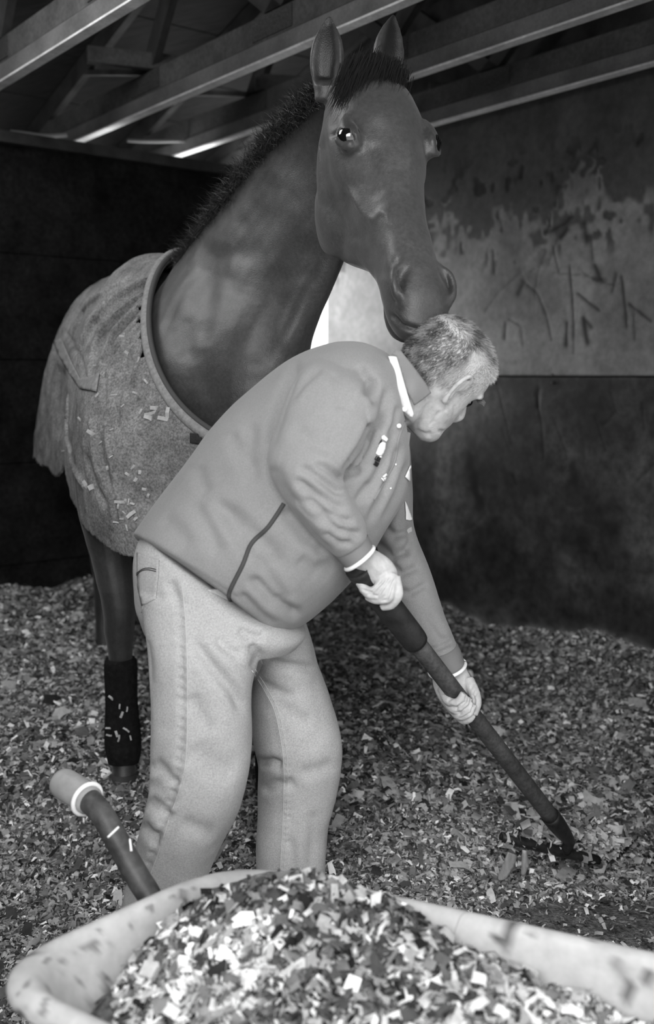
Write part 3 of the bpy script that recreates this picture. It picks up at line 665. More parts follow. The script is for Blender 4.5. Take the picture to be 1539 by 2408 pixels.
# ------------------------------------------------------------------ man
m_skin = mat('pale_skin', .43, .5, nz=(22, .10), nz2=(90, .10), tone='tone', bump=(150, .45, .002), spec=.35)
m_jack = mat('grey_fleece_top', .235, .85, nz=(8, .06), nz2=(420, .14), tone='tone', bump=(700, .25, .001), spec=.12, sheen=.15)
m_seam = mat('dark_seam', .06, .8)
m_trim = mat('white_trim', .85, .6, bump=(300, .3))
m_colr = mat('grey_collar', .20, .8, bump=(500, .4), sheen=.1)
m_ribc = mat('ribbed_cuff', .17, .85, bump=(500, .4))
m_jean = mat('washed_denim', .38, .9, nz=(5, .10), nz2=(300, .20), tone='tone', bump=(600, .45, .0015), spec=.1)
m_stit = mat('denim_stitch', .46, .8)
m_pock = mat('pocket_denim', .36, .9, nz=(9, .12), nz2=(300, .2), bump=(600, .45, .0015), spec=.1)
m_shoe = mat('dark_leather', .03, .5, bump=(90, .4))
m_ghair = mat('short_grey_hair', .42, .6, tone='tone', spec=.3)
m_white = mat('white_thread', .8, .7, bump=(400, .6)); m_black = mat('black_thread', .015, .8)
man = empty('person', (-.2, 2.15, 0)); tag(man, 'man in grey pullover and washed jeans bending over to fork bedding', 'person')
# fork handle axis, needed for the grip
HT, HB = W(843, 1334, 1.962), W(1338, 1974, 2.50)
def axis_at(px):                                                     # point of the handle seen at column px
    lo, hi = -.2, 1.2
    for _ in range(40):
        m_ = (lo+hi)/2; x = PX((HT+(HB-HT)*m_)[None])[0][0, 0]
        lo, hi = (m_, hi) if x < px else (lo, m_)
    return HT+(HB-HT)*lo
# ---- head frame
UH = nrm([.68, .02, .72]); fi = np.array([.70, 0, -.71]); FHD = nrm(math.cos(.60)*fi+math.sin(.60)*np.array([0, 1, 0])); UH = nrm(UH-np.dot(UH, FHD)*FHD); RH = np.cross(FHD, UH)
if RH[1] > 0: RH = -RH
EARP = W(1074, 918, 2.05); HC = EARP-RH*.075-UH*.112
def MH(f, h, l=0): return HC+FHD*f+UH*h+RH*l
hd = [(h, a, b, w_) for h, a, b, w_ in ((-.006, .084, .045, .022), (.004, .098, .015, .042), (.02, .105, -.012, .054), (.04, .099, -.035, .061), (.06, .101, -.058, .066), (.08, .098, -.078, .069), (.10, .096, -.092, .071), (.12, .093, -.101, .073), (.14, .100, -.106, .0755),
      (.165, .100, -.108, .077), (.19, .088, -.102, .073), (.21, .066, -.086, .062), (.225, .04, -.062, .044), (.233, .01, -.035, .02))]
mp = [loft([(MH((a+b)/2, h), FHD*(a-b)/2, RH*w_, 2.25) for h, a, b, w_ in hd], 36, 4)]
mp.append(tube([MH(.090, .137), MH(.104, .115), MH(.121, .092), MH(.113, .079), MH(.096, .077)], [.009, .010, .012, .011, .008]))
for s_ in (1, -1):
    mp.append(ball(MH(.106, .083, s_*.011), .008)); mp.append(tube([MH(.094, .143, s_*.012), MH(.092, .147, s_*.035), MH(.075, .143, s_*.055)], [.008, .009, .007]))
    # ear: rim, inner ridge, lobe
    E = lambda f, h, l=0: MH(-.006, .112, s_*.074)+FHD*(f*.9)+UH*h+RH*s_*l
    rim = [E(.012, -.004, .002), E(.016, .018, .006), E(.008, .033, .012), E(-.010, .036, .019), E(-.021, .022, .022), E(-.021, .0, .019), E(-.014, -.018, .014), E(-.006, -.032, .009), E(.003, -.033, .005), E(.008, -.022, .002)]
    mp.append(loft([(E(-.002, -.024, .006), FHD*.007, RH*.004), (E(-.003, -.004, .008), FHD*.012, RH*.0045), (E(-.004, .014, .010), FHD*.014, RH*.0045), (E(-.002, .028, .011), FHD*.009, RH*.004)], 14, 3))
    mp.append(tube(rim, [.004, .0044, .0046, .005, .005, .0046, .0044, .0068, .0064, .005], 10, 4))
    mp.append(tube([E(-.006, .026, .011), E(-.010, .01, .010), E(-.007, -.008, .009), E(-.001, -.024, .006)], [.006, .007, .006, .006], 10, 3)); mp.append(tube([E(.012, .002, .003), E(.010, -.012, .004), E(.005, -.020, .004)], [.005, .005, .004]))
mp.append(tube([MH(.098, .055, -.02), MH(.106, .055, 0), MH(.098, .055, .02)], [.005, .007, .005])); mp.append(tube([MH(.096, .043, -.018), MH(.104, .043, 0), MH(.096, .043, .018)], [.005, .007, .005]))
nk = W(935, 905, 2.12)
mp.append(loft([(MH(-.035, .055), FHD*.062, RH*.058, 2.2), (MH(-.045, .0), FHD*.064, RH*.06, 2.2), (nk+np.array([.02, 0, .0]), nrm([.55, 0, -.83])*.075, np.array([0, .068, 0]), 2.2), (W(890, 930, 2.14), nrm([.55, 0, -.83])*.085, np.array([0, .09, 0]), 2.2)], 28))
# slim body under the clothes: one continuous figure
hipc, shc = W(470, 1375, 2.13), W(855, 925, 2.14)
mp.append(tube([hipc, W(560, 1260, 2.14), W(700, 1090, 2.14), shc, W(905, 925, 2.14)], [.10, .10, .11, .09, .06], 20))
RW, LW = W(848, 1315, 1.935), W(1052, 1572, 2.245)
mp.append(tube([W(830, 930, 2.04), W(760, 960, 1.96), W(700, 1095, 1.915), W(770, 1220, 1.915), RW], [.05, .045, .036, .032, .026]))
mp.append(tube([W(900, 985, 2.28), W(920, 1080, 2.36), W(940, 1270, 2.34), W(990, 1430, 2.29), LW], [.05, .045, .036, .032, .026]))
mp.append(tube([W(470, 1380, 2.05), W(470, 1600, 2.02), W(465, 1800, 2.0), W(400, 2060, 2.05), W(335, 2240, 2.09)], [.09, .07, .055, .045, .036]))
mp.append(tube([W(610, 1440, 2.2), W(670, 1600, 2.24), W(702, 1760, 2.24), W(690, 2000, 2.25), W(680, 2180, 2.26)], [.09, .07, .055, .045, .036]))
# ---- near (right) hand on the grip
def fing(pts, r): return tube([W(x, y, Y) for x, y, Y in pts], r, 12, 5)
yh = axis_at(885)[1]
mp.append(loft([S((825, 1333), (875, 1290), yh-.035, .026), S((838, 1346), (896, 1300), yh-.036, .024), S((856, 1358), (920, 1318), yh-.036, .022), S((872, 1372), (934, 1340), yh-.034, .020), S((884, 1382), (936, 1356), yh-.030, .016)], 24))
RF = [[(900, 1352, -.046), (889, 1384, -.056), (862, 1388, -.048), (839, 1361, -.036)], [(911, 1348, -.047), (899, 1393, -.060), (872, 1398, -.051), (850, 1383, -.038)],
      [(922, 1348, -.045), (915, 1404, -.060), (888, 1410, -.052), (863, 1403, -.038)], [(930, 1356, -.040), (937, 1398, -.052), (921, 1421, -.046), (898, 1427, -.035)]]
for k, f in enumerate(RF):
    r = [.0108, .0106, .0098, .0082] if k < 3 else [.011, .0104, .010, .0088]
    mp.append(fing([(x, y, yh+d) for x, y, d in f], r))
mp.append(fing([(872, 1352, yh-.02), (880, 1385, yh+.03), (900, 1405, yh+.042), (918, 1408, yh+.03)], [.014, .013, .012, .01]))
# ---- far (left) hand wrapping the shaft from below
yl = axis_at(1080)[1]
mp.append(loft([S((1018, 1575), (1088, 1553), yl+.045, .022), S((1018, 1608), (1106, 1588), yl+.037, .024), S((1030, 1640), (1120, 1620), yl+.032, .024), S((1050, 1668), (1124, 1650), yl+.028, .02), S((1075, 1690), (1120, 1668), yl+.02, .014)], 24))
LF = [[(1040, 1618, .012), (1056, 1648, -.024), (1078, 1651, -.040), (1092, 1630, -.040)], [(1048, 1642, .010), (1068, 1667, -.024), (1091, 1664, -.040), (1104, 1640, -.040)],
      [(1060, 1662, .010), (1080, 1682, -.024), (1101, 1677, -.039), (1114, 1654, -.037)], [(1072, 1678, .010), (1090, 1694, -.018), (1104, 1691, -.032), (1114, 1680, -.034)]]
for k, f in enumerate(LF): mp.append(fing([(x, y, yl+d) for x, y, d in f], [.0118, .0112, .0104, .0088] if k < 3 else [.010, .0095, .009, .008]))
mp.append(fing([(1100, 1600, yl+.03), (1116, 1630, yl+.006), (1121, 1655, yl-.012), (1115, 1682, yl-.020)], [.016, .0135, .012, .0085]))
mb = Blob(mp, .0024, 2)
hh = (mb.co-HC)@UH; ff_ = (mb.co-HC)@FHD; ll = (mb.co-HC)@RH; inhead = (np.abs(ll) < .11) & (hh > -.03) & (hh < .26) & (ff_ > -.14) & (ff_ < .15)
for s_ in (1, -1):
    mb.bump(MH(.092, .122, s_*.032), .013, -.012); mb.bump(MH(.075, .06, s_*.06), .02, -.004); mb.bump(MH(.06, .15, s_*.074), .02, -.004)
    mb.bump(MH(.004, .106, s_*.082), .006, -.012)
earm = (np.abs(ll) > .066) & (np.abs(ff_+.004) < .045) & (hh > .06) & (hh < .17); mb.smooth(10, (inhead & ~earm).astype(float))
mb.refresh(); HYr = (1.85, 2.2)
for p_ in ([(1035, 965), (1020, 990), (1008, 1003)], [(1008, 945), (995, 975), (975, 1005)], [(1068, 950), (1070, 965), (1064, 985)], [(1052, 948), (1048, 968)], [(1090, 960), (1078, 985), (1055, 1008)], [(1100, 905), (1115, 915), (1122, 930)]):
    mb.crease(p_, .0035, .0016, .4, HYr)
mb.crease([(1062, 1010), (1045, 1016), (1030, 1012)], .004, .004, .4, HYr, .2); mb.crease([(975, 1012), (1000, 1022), (1018, 1020)], .006, .003, .5, HYr)
for p_ in ([(872, 1300), (895, 1325), (915, 1345)], [(865, 1310), (885, 1335), (900, 1352)]): mb.crease(p_, .006, -.002, 0, (1.8, 2.05))
for p_ in ([(1108, 1622), (1118, 1605)], [(1112, 1632), (1122, 1612)], [(1116, 1640), (1126, 1622)], [(1030, 1630), (1055, 1630)], [(1052, 1650), (1066, 1640)], [(1072, 1668), (1084, 1676)]): mb.crease(p_, .003, .0018, .4, (2.0, 2.4))
for p_ in ([(912, 1357), (875, 1394), (847, 1384)], [(922, 1355), (889, 1402), (857, 1396)], [(931, 1357), (921, 1380), (911, 1411), (893, 1414)]): mb.crease(p_, .0028, .004, .25, (1.8, 2.05))
for p_ in ([(1055, 1659), (1074, 1665), (1096, 1650), (1099, 1630)], [(1066, 1673), (1082, 1678), (1106, 1659), (1109, 1637)], [(1076, 1690), (1087, 1689), (1109, 1676), (1117, 1650)], [(1111, 1630), (1117, 1647), (1113, 1675)]): mb.crease(p_, .0028, .004, .25, (2.0, 2.4))
mb.refresh()
# eyebrow and stubble are colour of the skin itself; lips a little darker
mb.tone *= 1-.08*(noise3(mb.co, 120) > .35)*inhead
body_m = mb.obj('body', m_skin, man)
for s_ in (1, -1): mesh_obj('eye', *ball(MH(.080, .121, s_*.031), .0125, 16, 10), m_eye, man)
# ---- hair, cropped: dark at the nape and crown, white at the temples
sc_i = np.where(inhead & (mb.no@UH > -.55))[0]
fh, hh_, lh = ff_[sc_i], hh[sc_i], np.abs(ll[sc_i])
line = np.interp(fh, [-.12, -.07, -.045, -.02, .01, .03, .05, .075, .1], [.045, .05, .075, .105, .118, .112, .145, .182, .19])
sc_i = sc_i[(hh_ > line) & (lh < .082) & ~((np.abs(fh+.004) < .03) & (hh_ < .15) & (lh > .0765))]
n = 24000; pick = rng.choice(sc_i, n); rt = mb.co[pick]; no_ = mb.no[pick]; f_, h_ = ff_[pick], hh[pick]; top_ = sm(.17, .215, h_)
comb = np.where((f_ < .0)[:, None], -UH*.9-FHD*.35, -UH*.35-FHD*.65+RH*.0); comb = comb*(1-top_)[:, None]+(FHD*.9+RH*.2)*top_[:, None]
dark = np.clip(sm(-.01, -.06, f_+.012*noise3(rt, 50))+.85*sm(.18, .212, h_)*sm(.085, .03, f_), 0, 1); dark = dark*(.85+.35*noise3(rt, 60))
tn = np.clip(1.35-1.27*np.clip(dark, 0, 1)+.14*rng.normal(size=n), .08, 1.6)
hair('hair', rt, no_*.32+comb, .006+.007*rng.random(n)+.005*top_, np.full(n, .0006), tn, m_ghair, man, droop=comb.mean(0)*.2, seg=3, jit=.22)
n = 260; p0 = np.array([MH(.101, .142, .012+.034*t) for t in np.linspace(0, 1, n)]); 
hair('eyebrow', p0+rng.normal(size=(n, 3))*.002, np.tile(FHD*.7+RH*.6, (n, 1)), np.full(n, .006), np.full(n, .0008), np.full(n, .25), m_ghair, man, droop=RH*.3, seg=2)

# ---- jacket
JB = [S((312, 1262), (650, 1500), 2.14, .205, 2.3, (-.022, -.065)), S((322, 1248), (672, 1496), 2.14, .21, 2.3, (-.022, -.062)), S((362, 1188), (742, 1444), 2.14, .215, 2.3, (-.01, -.03)), S((440, 1082), (842, 1345), 2.14, .215, 2.3), S((530, 972), (905, 1245), 2.14, .215, 2.3), S((618, 892), (952, 1160), 2.15, .215, 2.3),
      S((700, 834), (962, 1070), 2.15, .215, 2.3), S((785, 803), (955, 1010), 2.14, .19, 2.2), S((850, 803), (950, 980), 2.12, .15, 2.2), S((900, 822), (948, 965), 2.11, .105, 2), S((922, 838), (950, 950), 2.11, .08, 2)]
AR = [S((790, 850), (905, 925), 2.06, .10), S((735, 850), (905, 950), 2.01, .105), S((688, 905), (890, 990), 1.965, .092), S((652, 1000), (848, 1062), 1.93, .084), S((633, 1075), (808, 1108), 1.905, .078), S((650, 1140), (812, 1150), 1.905, .074), S((695, 1208), (838, 1190), 1.91, .068), S((748, 1268), (858, 1225), 1.92, .060), S((783, 1303), (863, 1252), 1.93, .052), S((792, 1312), (866, 1262), 1.932, .046)]
AL_ = [S((880, 960), (960, 1010), 2.28, .09), S((868, 1040), (968, 1060), 2.36, .085), S((866, 1150), (970, 1155), 2.37, .078), S((880, 1255), (975, 1235), 2.36, .072), S((905, 1350), (1008, 1325), 2.335, .066), S((948, 1450), (1042, 1432), 2.30, .060), S((985, 1525), (1072, 1505), 2.265, .058), S((996, 1548), (1080, 1520), 2.255, .054)]
jb = Blob([loft(JB, 48), loft(AR, 30), loft(AL_, 30)], .005, 5)
AY, TY, FY = (1.7, 2.02), (1.85, 2.2), (2.2, 2.6)
for p_, w_, d_ in (([(812, 1095), (835, 1108), (800, 1125), (770, 1105), (735, 1085)], .010, .012), ([(880, 985), (850, 1050), (815, 1100), (808, 1118)], .010, .022), ([(700, 1095), (745, 1120), (790, 1155), (812, 1165)], .012, .012), ([(690, 1120), (740, 1160), (800, 1195), (822, 1205)], .012, .013), ([(715, 1165), (765, 1205), (815, 1225), (838, 1228)], .011, .012),
                   ([(745, 1205), (795, 1245), (840, 1255), (858, 1250)], .010, .012), ([(760, 1245), (800, 1275), (835, 1275)], .009, .008), ([(870, 880), (878, 930), (885, 960)], .012, .012), ([(840, 855), (865, 900), (862, 940)], .014, .012), ([(790, 870), (800, 930), (805, 970)], .018, .006), ([(760, 860), (715, 900), (682, 945)], .010, .008), ([(690, 1000), (730, 1040), (790, 1060)], .02, .006), ([(640, 1090), (660, 1140), (700, 1195)], .016, .006)):
    jb.crease(p_, w_*.8, d_*.9, .5, AY)
jb.refresh()
for p_, w_, d_ in (([(700, 835), (690, 880), (660, 960), (632, 1060)], .012, .010), ([(590, 985), (590, 1060), (596, 1150)], .018, .008), ([(540, 1010), (560, 1060), (590, 1110)], .016, .006), ([(500, 1165), (540, 1225), (580, 1290), (600, 1330)], .016, .008), ([(520, 1180), (570, 1230), (640, 1300), (660, 1350)], .018, .009), ([(450, 1180), (490, 1240), (520, 1310)], .018, .006), ([(585, 1350), (640, 1410), (690, 1440), (720, 1440)], .012, .014), ([(600, 1300), (640, 1370), (680, 1420)], .014, .008),
                   ([(560, 1390), (610, 1440), (650, 1470)], .010, .008), ([(460, 1090), (475, 1140), (490, 1165)], .016, .005), ([(380, 1215), (420, 1250), (450, 1290)], .02, .005), ([(700, 1310), (740, 1340), (790, 1330)], .02, .006), ([(660, 1190), (720, 1260), (780, 1310)], .016, .012), ([(330, 1262), (400, 1305), (550, 1400), (640, 1482)], .004, .0022)):
    jb.crease(p_, w_, d_, .5, (1.85, 2.25))
for p_, w_, d_ in (([(915, 900), (900, 990), (860, 1060), (830, 1130)], .012, .012), ([(935, 985), (915, 1060), (880, 1130), (850, 1190)], .010, .010), ([(945, 1030), (925, 1100), (890, 1180), (865, 1240)], .009, .009), ([(905, 960), (880, 1010), (860, 1050)], .008, .008), ([(960, 1080), (935, 1160), (900, 1230)], .008, .008), ([(870, 1130), (850, 1160), (838, 1185)], .009, .008), ([(935, 950), (925, 1000), (905, 1030)], .006, .006)):
    jb.crease(p_, w_, d_, .55, (1.9, 2.35))
jb.refresh()
for p_, w_, d_ in (([(890, 1225), (930, 1260), (965, 1250)], .010, .009), ([(880, 1270), (920, 1310), (970, 1290)], .012, .010), ([(915, 1320), (945, 1350), (990, 1330)], .009, .008), ([(925, 1385), (965, 1395), (1010, 1370)], .008, .007), ([(960, 1120), (935, 1180), (905, 1240)], .010, .008), ([(1000, 1440), (1030, 1470), (1050, 1500)], .010, .005), ([(965, 1230), (968, 1270), (950, 1310)], .010, .008), ([(990, 1530), (1030, 1525), (1072, 1505)], .006, .006)):
    jb.crease(p_, w_, d_, .5, FY)
jb.refresh(); jb.co += jb.no*(.0022*noise3(jb.co, 9)+.0008*noise3(jb.co, 24))[:, None]; jb.refresh()
jacket = jb.obj('pullover', m_jack, man); tag(jacket, 'grey fleece pullover')
jt = bvh(jb)
piping('side_seam', jt, [(668, 1184), (632, 1238), (592, 1278), (570, 1330), (540, 1392), (545, 1416)], .0045, m_seam, man, .0005, 'dark piped side seam')
def cuff(name, secs, ring_sec):
    o = mesh_obj(name, *loft(secs, 28, 4), m_ribc, man)
    c, a, b, e = ring_sec; P = [c+a*math.cos(t)*1.03+b*math.sin(t)*1.06 for t in np.linspace(0, 2*math.pi, 40)]
    w_ = mesh_obj('cuff_piping', *tube(P, .0042, 8, 1), m_trim, o); w_['label'] = 'white piping at the cuff'; return o
cuff('cuff', [S((783, 1304), (866, 1258), 1.932, .043), S((792, 1314), (868, 1264), 1.934, .044), S((806, 1328), (875, 1280), 1.934, .043), S((816, 1338), (878, 1290), 1.933, .041)], S((815, 1337), (878, 1289), 1.933, .041))
cuff('cuff', [S((990, 1540), (1075, 1512), 2.26, .055), S((998, 1555), (1083, 1527), 2.25, .056), S((1006, 1570), (1089, 1543), 2.245, .058), S((1011, 1584), (1093, 1557), 2.240, .060)], S((1012, 1584), (1093, 1558), 2.240, .062))
# collar: grey outer leaf, white inner stand
def Yneck(x, y): return 2.035-.05*math.exp(-((x-965)/40)**2-((y-915)/60)**2)
patch('collar', [(920, 834), (932, 824), (944, 826), (968, 858), (1000, 902), (1013, 924), (992, 940), (974, 952), (958, 918), (944, 870), (934, 838)], m_colr, man, Yf=lambda x, y: Yneck(x, y)-.004, thick=.005)
cs = patch('collar_stand', [(914, 838), (934, 838), (946, 876), (958, 922), (973, 972), (970, 982), (950, 966), (936, 950), (930, 900), (922, 862)], m_trim, man, Yf=lambda x, y: Yneck(x, y)+.002, thick=.004); cs['label'] = 'white inner collar stand'
cf = patch('collar', [(948, 1012), (966, 1018), (962, 1050), (946, 1072), (928, 1085), (930, 1060)], m_colr, man, Yf=lambda x, y: 2.06, thick=.005)
for (x, y), r in (((952, 962), .0052), ((937, 1001), .0045)):
    p = W(x, y, Yneck(x, y)-.006) if y < 990 else cast(jt, x, y, .002)
    o = mesh_obj('button_or_glint', *tube([p, p+nrm(CAM-p)*.003], r, 12, 1), m_trim, man)
for x, y in ((931, 1092), (919, 1148)): 
    p = cast(jt, x, y, .001); mesh_obj('button_or_glint', *tube([p, p+nrm(CAM-p)*.002], .0018, 12, 1), m_trim, man)  # tiny white discs paint two small glints, not fastenings
# zip placket edge on the chest
piping('placket_edge', jt, [(955, 985), (938, 1030), (928, 1085), (905, 1130), (880, 1175)], .0028, m_colr, man, .0)
# embroidered badge: white figure on a dark ground with two lines of dark lettering
em = empty('chest_badge', tuple(cast(jt, 892, 1065, 0))); child(em, man); em.location = em.location
em['label'] = 'embroidered chest badge with a white figure and dark lettering'
patch('badge_figure', [(898, 1026), (903, 1023), (911, 1032), (907, 1038), (898, 1031)], m_white, em, jt, .002, step=2.5, thick=.002)
patch('badge_figure', [(893, 1044), (899, 1039), (906, 1041), (904, 1054), (900, 1064), (896, 1070), (889, 1070), (884, 1066), (888, 1056)], m_white, em, jt, .002, step=2.5, thick=.002)
patch('badge_ground', [(897, 1033), (899, 1037), (892, 1046), (891, 1044)], m_black, em, jt, .0015, step=2, thick=.0015)
patch('badge_figure', [(891, 1072), (896, 1071), (896, 1075), (893, 1075)], m_white, em, jt, .002, step=2, thick=.002)
def lettering(txt, at, right, size, mtl, parent):
    cu = bpy.data.curves.new('lettering', 'FONT'); cu.body = txt; cu.size = size; cu.extrude = .0006; cu.align_x = 'CENTER'; cu.offset = .0004
    tmp = bpy.data.objects.new('lettering_curve', cu); COL.objects.link(tmp); dg = bpy.context.evaluated_depsgraph_get()
    me = bpy.data.meshes.new_from_object(tmp.evaluated_get(dg)); bpy.data.objects.remove(tmp)
    me.name = 'badge_lettering'; me.materials.clear(); me.materials.append(mtl)
    p = cast(jt, *at, .003); q = cast(jt, at[0]+right[0], at[1]+right[1], .003); x = nrm(q-p); n_ = nrm(CAM-p); n_ = nrm(n_-np.dot(n_, x)*x); y = np.cross(n_, x)
    me.transform(Matrix(((x[0], y[0], n_[0], p[0]), (x[1], y[1], n_[1], p[1]), (x[2], y[2], n_[2], p[2]), (0, 0, 0, 1))))
    o = bpy.data.objects.new('badge_lettering', me); COL.objects.link(o); child(o, parent); return o
lettering('USA', (884.5, 1083), (6, 4.2), .0125, m_black, em); lettering('2003', (880.5, 1094), (6, 4.2), .0115, m_black, em)
# small white maker's mark on the placket
patch('maker_mark', [(899, 1120), (908, 1113), (909, 1116), (902, 1123)], m_trim, man, jt, .002, step=2, thick=.0015); patch('maker_mark', [(896, 1124), (898, 1123), (904, 1131), (902, 1133)], m_trim, man, jt, .002, step=2, thick=.0015); patch('maker_mark', [(901, 1125), (907, 1121), (905, 1130)], m_trim, man, jt, .002, step=2, thick=.0015)
# white sleeve stripes at the far shoulder
for poly in ([(963, 1094), (965, 1110), (965, 1138), (961, 1132), (951, 1121)], [(951, 1178), (955, 1186), (968, 1222), (962, 1224), (953, 1222), (953, 1205)]):
    st = patch('sleeve_stripe', poly, m_trim, man, jt, .003, step=3, thick=.002); st['label'] = 'white stripe on the far sleeve'

# ---- jeans
PV = [S((345, 1232), (590, 1400), 2.13, .165, 2.3), S((322, 1290), (655, 1440), 2.13, .178, 2.3), S((318, 1345), (700, 1462), 2.13, .182, 2.3), S((324, 1420), (722, 1490), 2.13, .178, 2.3), S((345, 1480), (700, 1520), 2.13, .15, 2.3)]
JR = [S((328, 1380), (600, 1420), 2.06, .112, 2.2), S((340, 1460), (622, 1500), 2.035, .112, 2.2), S((350, 1530), (606, 1560), 2.02, .108, 2.2), S((354, 1620), (592, 1630), 2.01, .102, 2.2), S((356, 1720), (592, 1720), 2.0, .098, 2.2), S((353, 1810), (588, 1815), 2.0, .094, 2.2), S((347, 1880), (568, 1890), 2.01, .091, 2.2), S((328, 1960), (528, 1970), 2.03, .088, 2.2),
      S((303, 2060), (490, 2060), 2.06, .086, 2.2), S((282, 2140), (462, 2150), 2.08, .084, 2.2), S((262, 2220), (440, 2235), 2.10, .082, 2.2), S((258, 2240), (436, 2255), 2.10, .08, 2.2)]
JL = [S((520, 1440), (715, 1450), 2.2, .11, 2.2), S((590, 1520), (735, 1510), 2.23, .11, 2.2), S((594, 1580), (750, 1570), 2.25, .106, 2.2), S((588, 1650), (780, 1645), 2.25, .1, 2.2), S((596, 1735), (803, 1730), 2.245, .096, 2.2), S((608, 1800), (806, 1790), 2.25, .092, 2.2), S((606, 1870), (795, 1865), 2.26, .089, 2.2), S((604, 1960), (773, 1950), 2.265, .086, 2.2), S((602, 2060), (763, 2060), 2.27, .084, 2.2), S((598, 2150), (756, 2150), 2.275, .083, 2.2), S((596, 2180), (754, 2180), 2.275, .082, 2.2)]
tb = Blob([loft(PV, 44), loft(JR, 34), loft(JL, 34)], .0052, 5)
NYj, FYj = (1.8, 2.12), (2.08, 2.6)
for p_, w_, d_ in (([(450, 1500), (500, 1570), (545, 1620), (580, 1680)], .014, .012), ([(505, 1500), (540, 1530), (570, 1545)], .012, .008), ([(395, 1360), (415, 1400), (430, 1430)], .012, .006), ([(440, 1630), (475, 1690), (500, 1730)], .02, .007), ([(355, 1790), (385, 1815), (420, 1850)], .016, .010), ([(345, 1880), (375, 1900), (405, 1930)], .014, .010), ([(335, 1935), (360, 1965), (380, 1985)], .012, .009), ([(352, 1830), (390, 1870), (415, 1900)], .018, .007), ([(560, 1480), (590, 1495), (625, 1500)], .010, .008), ([(590, 1510), (606, 1540), (596, 1580)], .012, .008), ([(420, 1930), (470, 1950), (510, 1960)], .02, .005), ([(450, 1750), (500, 1800), (560, 1820)], .03, .006), ([(340, 1500), (350, 1560), (352, 1620)], .012, .005)):
    tb.crease(p_, w_, d_, .5, NYj)
for p_, w_, d_ in (([(600, 1520), (650, 1515), (715, 1510)], .010, .009), ([(610, 1550), (670, 1565), (750, 1575)], .012, .008), ([(600, 1600), (650, 1625), (700, 1640)], .014, .006), ([(640, 1640), (700, 1690), (740, 1700)], .02, .006), ([(605, 1795), (640, 1790), (670, 1800)], .012, .012), ([(610, 1860), (650, 1845), (700, 1840)], .014, .008), ([(700, 1820), (750, 1810), (790, 1790)], .018, .005), ([(740, 1900), (735, 1990), (730, 2060)], .016, .005), ([(680, 1960), (690, 2030), (695, 2100)], .012, .005)):
    tb.crease(p_, w_, d_, .5, FYj)
tb.refresh()
SEAM_R = [(426, 1362), (435, 1440), (440, 1540), (441, 1640), (440, 1740), (434, 1810), (418, 1870), (400, 1920), (378, 1990), (356, 2050), (330, 2120)]
SEAM_L = [(597, 1575), (625, 1620), (650, 1670), (664, 1730), (672, 1790), (673, 1860), (670, 1940), (666, 2020), (664, 2090)]
tb.crease(SEAM_R, .007, -.003, 0, NYj, taper=False); tb.crease([(x-11, y) for x, y in SEAM_R], .008, .0025, .2, NYj, .12); tb.crease(SEAM_L, .008, -.003, 0, FYj, taper=False)
tb.refresh()
for i in range(26):                                                   # puckers along the outer seam
    y = 1430+i*24; x = np.interp(y, [p[1] for p in SEAM_R], [p[0] for p in SEAM_R])-12; tb.crease([(x-7, y-3), (x+5, y+3)], .004, .0035, .2, NYj, .18, taper=False)
for i in range(34):
    y = 1590+i*15; x = np.interp(y, [p[1] for p in SEAM_L], [p[0] for p in SEAM_L])+5; tb.crease([(x-5, y-1), (x+5, y+1)], .0028, .002, .2, FYj, .15, taper=False)
tb.refresh(); tb.co += tb.no*(.002*noise3(tb.co, 11)+.0009*noise3(tb.co, 33))[:, None]; tb.refresh()
tb.tone = 1+.05*noise3(tb.co, 9)-.06*noise3(tb.co, 3)
jeans = tb.obj('jeans', m_jean, man); tag(jeans, 'washed pale denim jeans')
tt_ = bvh(tb)
for pts in (SEAM_R, [(x+4, y) for x, y in SEAM_L], [(x-5, y) for x, y in SEAM_L]): piping('seam_stitching', tt_, pts, .0011, m_stit, jeans, .0)
pk = [(372, 1322), (369, 1360), (364, 1405), (340, 1420), (333, 1440)]
piping('pocket_stitching', tt_, pk, .0014, m_stit, jeans); piping('pocket_stitching', tt_, [(x-5, y-2) for x, y in pk[:-1]], .0011, m_stit, jeans)
patch('back_pocket', [(325, 1300), (376, 1318), (373, 1362), (368, 1408), (345, 1420), (336, 1424), (326, 1380)], m_pock, jeans, tt_, .002, step=6, thick=.003)
piping('pocket_embroidery', tt_, [(325, 1352), (338, 1342), (352, 1340), (370, 1344)], .0009, m_black, jeans, .004); piping('pocket_embroidery', tt_, [(325, 1348), (340, 1338), (355, 1336), (370, 1339)], .0009, m_black, jeans, .004)
# ---- shoes
def shoe(ankle, toe_dir, lift):
    a = np.array([ankle[0], ankle[1], 0]); d = nrm([toe_dir[0], toe_dir[1], 0]); s_ = np.array([-d[1], d[0], 0]); u = np.array([0, 0, 1.])
    secs = [(a-d*.075+u*(.06+lift), u*.04, s_*.03), (a-d*.04+u*(.075+lift), u*.07, s_*.04), (a+d*.04+u*(.065+lift*.7), u*.06, s_*.044), (a+d*.11+u*(.05+lift*.4), u*.045, s_*.05), (a+d*.17+u*(.035+lift*.1), u*.03, s_*.045), (a+d*.2+u*(.03), u*.015, s_*.02)]
    mesh_obj('shoe', *loft(secs, 20), m_shoe, man)
for c_, d_, l_ in ((W(345, 2230, 2.09), (1, .1), .05), (W(676, 2180, 2.27), (1, .05), .0)): shoe(c_, d_, l_+.012)
